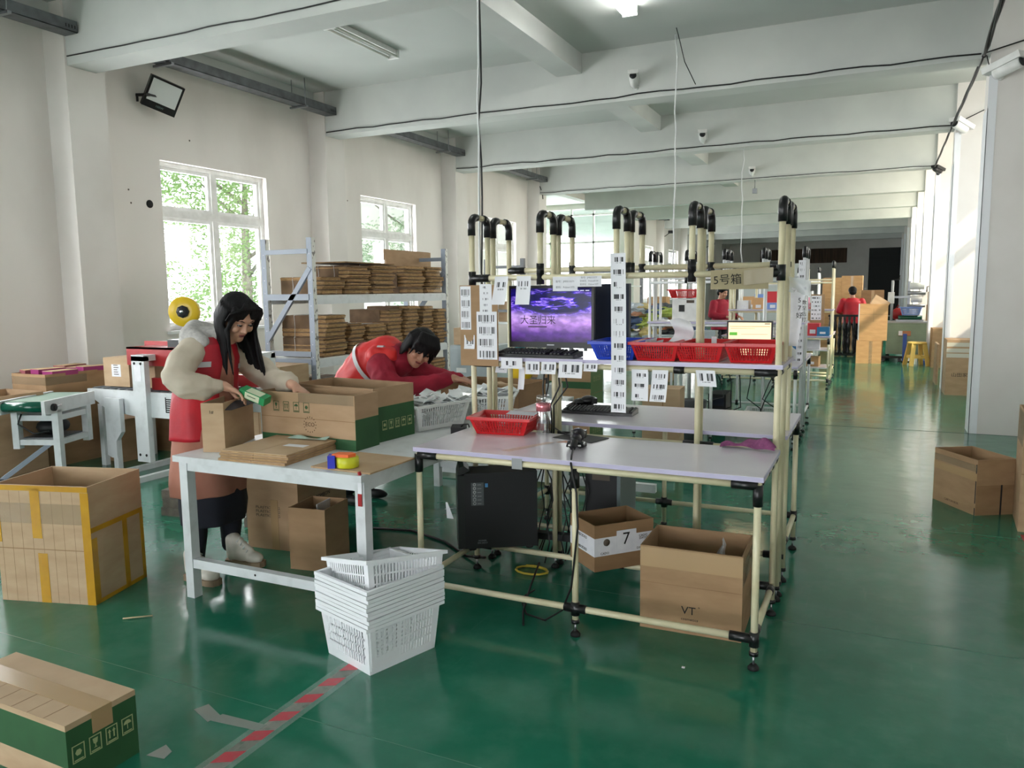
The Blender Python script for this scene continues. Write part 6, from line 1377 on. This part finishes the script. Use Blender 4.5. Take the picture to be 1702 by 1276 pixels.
MB().use(YELLOW).lathe([(.035, -.03), (.10, -.03), (.10, .03), (.035, .03)], 26, T(-2.55, 5.58, .87) @ Matrix.Rotation(PI / 2, 4, 'X')).build('tape_roll', t, 'yellow tape roll', world=True)
t = carton('dull brown carton beside the second sealer', (-2.92, 5.72, .625), 0, .34, .3, .14, CBL[3], lid=True)
# open carton the second woman reaches into
t = carton('wide open carton the leaning woman reaches into', (-2.42, 4.83, .722), R(-4), .62, .4, .15, CBL[3])
for k, (x, y, a) in enumerate(((-2.55, 4.78, 20), (-2.38, 4.82, -35), (-2.28, 4.75, 30))):
    t = thing('flattened_carton', 'small tan flat carton lying in the wide open carton, %s' % ('under the hand', 'tilted upward', 'at its right end')[k], 'flattened box', (x, y, .80 + .03 * k), rot=(R(12 - 8 * k), R(6), R(a))); MB().use(CBL[2]).box((-.12, -.09, 0), (.12, .09, .006)).build('panel', t); MB().use(CARD_EDGE).box((-.121, -.002, .0005), (.121, .002, .0066)).build('crease', t)
t = thing('cabinet', 'pale grey metal cabinet behind the rack end', 'cabinet', (-4.88, 9.3, 0)); MB().use(GREYC).box((-.3, -.25, 0), (.36, .3, .78)).build('body', t); MB().use(GREYC).box((-.28, -.262, .04), (.02, -.25, .74)).build('door', t); MB().use(GREYC).box((.04, -.262, .04), (.34, -.25, .74)).build('door', t); MB().use(FRAMEW).box((-.2, -.264, .42), (-.05, -.262, .48)).build('label', t)
t = small_carton('brown labelled carton on top of the grey cabinet', -4.95, 9.3, .785, .42, .36, .22)
# racks far along the left wall
for (x, y, nm) in ((-4.75, 10.5, 'nearer'), (-4.75, 14.9, 'farther')):
    t = thing('storage_rack', 'bare grey rack frame by the left wall, %s of two behind the benches' % nm, 'rack', (x - .3, y + 1, 0))
    for (dx, dy) in ((-.6, 0), (0, 0), (-.6, 2), (0, 2)): MB().use(DSTEEL).box((x + dx - .03, y + dy - .03, 0), (x + dx + .03, y + dy + .03, 1.97)).build('upright', t, world=True)
    for z in (.4, 1.0, 1.55):
        MB().use(GREYPL).box((x - .6, y, z), (x, y + 2, z + .03)).build('shelf', t, world=True)
    for z in (1.85, 1.2): MB().use(DSTEEL).bar((x - .6, y, z), (x, y, z), .03, .04).build('brace', t, world=True)
    for k in range(3): small_carton('brown carton on the %s bare rack, %s along' % (nm, ('first', 'second', 'third')[k]), x - .3, y + .4 + .6 * k, 1.03 if nm == 'nearer' else .43, .42, .4, .3, False)

# heap of bagged clothes and other goods on a long table
t = thing('sorting_table', 'long low table under the heap of bagged clothes', 'table', (-3.0, 11.3, 0)); MB().use(WSTEEL).box((-.7, -.5, .72), (.7, .5, .75)).build('tabletop', t)
for sx in (-.66, .62):
    for sy in (-.46, .42): MB().use(WSTEEL).box((sx, sy, 0), (sx + .04, sy + .04, .72)).build('leg', t)
rr = random.Random(21)
cols = [((92, 94, 100), 'grey'), ((216, 130, 76), 'orange'), ((206, 214, 222), 'white'), ((84, 104, 140), 'blue'), ((220, 200, 140), 'yellow'), ((190, 204, 110), 'lime'), ((52, 54, 60), 'black'), ((214, 160, 130), 'peach')]
wm = [nmat('bagged_%s_cloth' % n, S(*c), S(*[max(0, k - 30) for k in c]), 14, .4, .3) for c, n in cols]
pos = ['at the left foot', 'low at the front', 'at the very top', 'on the right slope', 'in the middle', 'low at the right', 'on the left slope', 'at the front right corner']
for k in range(24):
    L_ = k // 8; u = (k % 8) / 7; r_ = 1 - L_ * .3; x = -3.0 + (-.55 + 1.1 * u) * r_ + rr.uniform(-.05, .05); y = 11.0 + rr.uniform(-.15, .3) * r_; z = .755 + L_ * .17
    ph = rr.uniform(0, 6); ci = (k * 5 + L_) % 8
    q = MB().use(wm[ci]); sx, sy, sz = rr.uniform(.14, .22), rr.uniform(.12, .18), rr.uniform(.09, .14)
    def gf(a, b):
        p = V((math.sin(PI * b) * math.cos(2 * PI * a), math.sin(PI * b) * math.sin(2 * PI * a), -math.cos(PI * b))); k_ = 1 + .55 * MN.noise(p * 1.7 + V((ph, k, 0))) + .3 * MN.noise(p * 4 + V((0, ph, k)))
        return (p.x * sx * k_, p.y * sy * k_, (p.z * k_ + 1) * sz * .75)
    q.grid(gf, 18, 10, False)
    o = q.solo('garment_bag', '%s garment in the heap on the low table, %s row, %s from left' % (cols[ci][1], ('lowest', 'middle', 'top')[L_], ('first', 'second', 'third', 'fourth', 'fifth', 'sixth', 'seventh', 'eighth')[k % 8]), 'garment', 'heap of bagged clothes'); o.location = (x, y, z)
    if L_ == 2 and u > .8: pass
for k in range(3): t = carton('brown carton on the floor beside the clothes heap, %s of the pile' % ('lowest', 'middle', 'topmost')[k], (-3.25, 12.6, .46 * k), R(3 * k), .5 - .1 * k, .45, .45, CBL[(0, 1, 4)[k]], lid=True)
t = thing('grey_tray', 'long grey plastic tray in front of the clothes heap', 'tray', (-2.62, 10.45, .62)); MB().use(GREYC).box((-.25, -.2, .12), (.25, .2, .25)).box((-.02, -.02, 0), (.02, .02, .12)).build('tray', t)
t = thing('stand', 'stand carrying the long grey tray', 'stand', (-2.62, 10.45, 0)); MB().use(WSTEEL).box((-.25, -.2, .58), (.25, .2, .62)).box((-.23, -.18, 0), (-.19, -.14, .58)).box((.19, -.18, 0), (.23, -.14, .58)).box((-.23, .14, 0), (-.19, .18, .58)).box((.19, .14, 0), (.23, .18, .58)).build('frame', t)
# goods on the third bench and the farthest bench
gx = [(-1.95, 'pink', (220, 110, 150)), (-1.72, 'red', (190, 40, 50)), (-1.5, 'white', (230, 230, 232)), (-1.28, 'tan', (206, 160, 110)), (-1.05, 'blue', (120, 150, 210)), (-.85, 'red', (200, 50, 60))]
for i, (x, n, c) in enumerate(gx):
    m2 = mat('goods_%s' % n, S(*c), .5)
    t = thing('goods_box', '%s goods box on the worktop of the third bench, %s from the left' % (n, ('first', 'second', 'third', 'fourth', 'fifth', 'sixth')[i]), 'box', (x, 12.5, .781), R(i * 13 % 9 - 4)); MB().use(m2).box((-.09, -.12, 0), (.09, .12, .12 + .03 * (i % 3))).build('carton', t); MB().use(PAPER).box((-.04, -.1208, .03), (.04, -.12, .09)).build('label', t)
    t = thing('goods_box', '%s goods box on the shelf of the third bench, %s from the left' % (n, ('first', 'second', 'third', 'fourth', 'fifth', 'sixth')[i]), 'box', (x, 13.0, 1.161), R(i * 17 % 9 - 4)); MB().use(mat('goods_b', S(*gx[(i + 2) % 6][2]), .5)).box((-.09, -.1, 0), (.09, .1, .10 + .04 * ((i + 1) % 3))).build('carton', t); MB().use(PAPER).box((-.04, -.1008, .02), (.04, -.1, .07)).build('label', t); t['label'] = t['label'].replace(n, gx[(i + 2) % 6][1], 1)
    t = thing('goods_box', '%s goods box on the farthest bench shelf, %s from the left' % (gx[(i + 3) % 6][1], ('first', 'second', 'third', 'fourth', 'fifth', 'sixth')[i]), 'box', (x - .45, 16.8, 1.161), R(i * 11 % 9 - 4)); MB().use(mat('goods_c', S(*gx[(i + 3) % 6][2]), .5)).box((-.12, -.12, 0), (.12, .12, .16 + .05 * (i % 3))).build('carton', t); MB().use(CBL[2]).box((-.12, -.012, .16 + .05 * (i % 3)), (.12, .012, .162 + .05 * (i % 3))).build('tape', t)
t = thing('blue_box', 'blue product box at the right end of the third bench', 'box', (-.70, 12.42, .781)); MB().use(mat('teal_blue_card', S(24, 110, 160), .4)).box((-.09, -.1, 0), (.08, .1, .13)).build('carton', t); MB().use(PAPER).box((-.05, -.1008, .03), (.03, -.1, .06)).build('print', t)
for k in range(8):
    t = thing('goods_box', 'orange tan goods box on the low shelves of the third bench, %s' % ('upper shelf first', 'upper shelf second', 'upper shelf third', 'upper shelf fourth', 'lower shelf first', 'lower shelf second', 'lower shelf third', 'lower shelf fourth')[k], 'box', (-1.5 + .22 * (k % 4), 12.48, .582 if k < 4 else .322), R(k * 7 % 8 - 4), 'boxes on the low shelves'); MB().use(CBL[4] if k % 3 else PAPER).box((-.09, -.12, 0), (.09, .12, .11 + .03 * (k % 2))).build('carton', t); MB().use(PAPER).box((-.03, -.1208, .03), (.03, -.12, .07)).build('label', t)
# stacked brown cartons at the far end
far = [(-1.0, 20.4, 0, .62), (-1.0, 20.4, .62, .62), (-.98, 20.4, 1.24, .48), (-.50, 20.4, 0, .6), (-.52, 20.4, .6, .6), (-.55, 20.4, 1.2, .56), (-1.65, 20.6, 0, .6), (-1.65, 20.6, .6, .5), (-.08, 19.6, 0, .7), (-.1, 19.6, .7, .72)]
for k, (x, y, z, h) in enumerate(far):
    t = carton('big tan carton in the far pile behind the red jacket worker, %s' % ('left column bottom', 'left column middle', 'left column top', 'centre column bottom', 'centre column middle', 'centre column top', 'outer left bottom', 'outer left top', 'right column bottom', 'right column top')[k], (x, y, z), R((k * 13) % 7 - 3), .46, .5, h - .006, CBL[4] if k < 8 else CBL[3], lid=True, group='far pile of tan cartons'); MB().use(TAPEC).box((-.03, -.2512, .0), (.03, -.25, h - .006)).build('packing_tape', t)
GREYW = mat('pale_grey_cabinet', S(176, 180, 182), .5)
t = thing('cabinet', 'big pale grey cabinet at the far end of the hall', 'cabinet', (-3.6, 30.0, 0)); MB().use(GREYW).box((-1.0, -.4, 0), (1.0, .4, 2.35)).build('body', t)
for s in (-1, 1): MB().use(GREYW).box((min(0, s) * .98 + .01, -.415, .05), (max(0, s) * .98 - .01, -.4, 2.3)).build('door', t)
# rack of black turned rails
t = thing('black_rail_rack', 'rack of black turned stair rails standing upright, in front of the worker', 'rail rack', (-.52, 18.2, 0))
for y in (-.12, .18):
    for z in (.03, .86): MB().use(BLACKM).box((-.42, y - .02, z), (.42, y + .02, z + .04)).build('crossbar', t)
for k in range(9):
    for y in (-.12, .18): MB().use(BLACKP).lathe([(.02, .07), (.03, .1), (.014, .16), (.022, .2), (.034, .30), (.024, .38), (.014, .42), (.03, .47), (.014, .52), (.024, .56), (.034, .64), (.022, .74), (.014, .78), (.028, .82), (.02, .86)], 10, T(-.38 + k * .095, y, 0)).build('baluster', t)
# cartons and labelling machine by the right piers
t = carton('tan carton standing on the floor with a bright tape stripe, near the yellow stool', (-.115, 16.85, 0), R(2), .45, .42, .445, CBL[4], lid=True); MB().use(TAPEW).box((-.0, -.2112, 0), (.06, -.21, .44)).build('clear_tape', t)
t = carton('larger tan carton stacked above it with a white side', (-.06, 16.88, .452), R(3), .50, .46, .71, CBL[4]); MB().use(FRAMEW).box((-.256, -.23, 0), (-.2505, .23, .71)).build('white_side', t, 'white side'); MB().use(CBL[1]).box((-.25, -.2308, .505), (.25, -.23, .512)).box((-.004, -.2308, .36), (.004, -.23, .62)).build('crease', t)
t = carton('small open carton tilted into the top of the larger tan carton', (-.0, 16.92, 1.09), R(4), .30, .2, .2, CBL[2]); t.rotation_euler = (0, R(32), R(4))
t = thing('labelling_machine', 'pale green cabinet with a steel labelling machine on top', 'machine', (.56, 17.75, 0))
MB().use(GREENC).box((-.36, -.25, .13), (.36, .3, .76)).build('cabinet', t); MB().use(GREENC).box((-.31, -.262, .18), (.31, -.25, .72)).build('door', t); MB().use(GREYW).box((-.38, -.27, .76), (.38, .32, .79)).build('top', t)
for sx in (-.32, .28):
    for sy in (-.2, .24): MB().use(BLACKM).lathe([(.035, 0), (.035, .07), (.02, .13)], 10, T(sx, sy, 0)).build('caster', t)
MB().use(GREYW).tube([(-.28, .05, .79), (-.28, .05, 1.62)], .025, 8).build('pole', t); MB().use(BLACKM).tube([(-.28, .05, 1.62), (-.16, .05, 1.64), (-.16, .05, 1.72)], .014, 6).build('crank', t)
MB().use(STEEL).box((-.27, -.02, 1.26), (.1, .02, 1.30)).build('arm', t); MB().use(FRAMEW).box((-.36, -.05, 1.15), (-.24, .12, 1.38)).build('motor_box', t)
for (z, r, w, mm, nm) in ((1.50, .07, .13, GREYPL, 'label_reel'), (1.36, .04, .16, STEEL, 'roller'), (1.24, .07, .10, FRAMEW, 'label_reel'), (1.10, .03, .16, STEEL, 'roller')): MB().use(mm).tube([(.16 - w, -.02, z), (.16 + w, -.02, z)], r, 14).build(nm, t)
MB().use(STEEL).box((.0, .06, .95), (.05, .12, 1.6)).build('column', t); MB().use(FRAMEW).box((.24, .02, 1.12), (.36, .16, 1.4)).build('control_box', t); MB().use(BLACKM).tube([(.34, 0, 1.38), (.34, 0, 1.48), (.42, 0, 1.50)], .012, 6).build('lever', t)
MB().use(STEEL).box((-.2, -.2, .79), (.3, .1, .83)).build('bed', t); MB().use(DRUM).tube([(-.16, -.22, .87), (.27, -.22, .87)], .045, 14).build('green_roller', t, 'green roller')
o = basket(BKL, 'pale blue basket on the labelling machine', (.62, 17.52, .92), R(2))
t = thing('red_bag', 'red cloth bag slumped at the back of the labelling machine top', 'bag', (.40, 17.96, .795)); MB().use(REDM).sph((0, 0, .13), (.12, .08, .13), 12, 8).build('bag', t); MB().use(REDM).tube([(-.05, 0, .22), (0, 0, .32), (.05, 0, .22)], .01, 6).build('strap', t)
t = thing('sample_stand', 'blue post with a small tilted picture card, before the green cabinet', 'stand', (.53, 17.2, 0)); MB().use(mat('blue_post', S(40, 80, 170), .4)).box((-.035, -.02, 0), (.035, .02, .56)).build('post', t); MB().use(mat('brown_picture', S(170, 110, 70), .5)).box((-.11, -.01, .56), (.11, .01, .66), Matrix.Rotation(R(-25), 4, 'X')).build('card', t); MB().use(PAPER).box((-.11, -.0105, .56), (-.04, -.0101, .66), Matrix.Rotation(R(-25), 4, 'X')).build('card_text', t); MB().use(BLACKM).box((-.1, -.1, 0), (.1, .1, .015)).build('foot', t)
t = thing('pallet_truck', 'dark low platform trolley beside the tan cartons', 'trolley', (.30, 17.3, 0)); MB().use(BLACKM).box((-.2, -.12, .07), (.2, .12, .1)).build('deck', t)
for sx in (-.15, .15): MB().use(BLACKP).tube([(sx, -.1, .035), (sx, .1, .035)], .034, 10).build('wheel', t)
# stool
t = thing('plastic_stool', 'yellow plastic stool standing in the aisle', 'stool', (.72, 16.5, 0), R(20))
MB().use(STOOLY).lathe([(.0, .45), (.15, .45), (.165, .44), (.165, .41), (.15, .41), (.0, .43)], 24).build('seat', t)
for k in range(4):
    a = PI / 4 + k * PI / 2; c_, s_ = math.cos(a), math.sin(a); MB().use(STOOLY).bar((.135 * c_, .135 * s_, .42), (.215 * c_, .215 * s_, 0), .075, .03).build('leg', t)
    b2 = a + PI / 2; MB().use(STOOLY).bar((.185 * c_, .185 * s_, .17), (.185 * math.cos(b2), .185 * math.sin(b2), .17), .02, .05).build('stretcher', t)
# cartons against the right piers
t = carton('brown carton with printed bands at the second right pier', (1.06, 12.35, 0), R(1), .34, .45, .76, CBL[0], lid=True)
for z in (.70, .62, .55): MB().use(mat('pale_printed_tape', S(196, 192, 176), .4)).box((-.171, -.2265, z - .03), (.17, -.225, z + .025)).build('printed_tape', t)
prt(t, '山田家居', 'f', .34, .45, .03, .28, .06, INK, 1.1)
t = thing('leaning_board', 'thin brown flat carton leaning at the second right pier', 'flattened box', (.885, 13.6, 0)); MB().use(CBL[0]).box((-.03, -.3, 0), (.0, .3, .62)).build('panel', t); MB().use(CBL[1]).box((-.033, -.28, .02), (-.03, .28, .6)).build('face', t)
for k in range(3): t = carton('tall brown carton against the third right pier, %s' % ('lowest', 'middle', 'topmost')[k], (1.15, 18.2, .46 * k), 0, .42, .45, .455, CBL[(1, 4, 0)[k]], lid=True)
t = carton('brown carton beside the yellow stool at the third pier', (1.12, 16.35, 0), R(2), .36, .4, .72, CBL[1], lid=True)
t = thing('blue_crate', 'flat blue crate lying behind the yellow stool', 'crate', (.95, 17.15, 0)); MB().use(BLUEPL).box((-.12, -.15, 0), (.12, .15, .05)).build('base', t); MB().use(BLUEPL).box((-.12, -.15, .05), (-.11, .15, .09)).build('side', t)
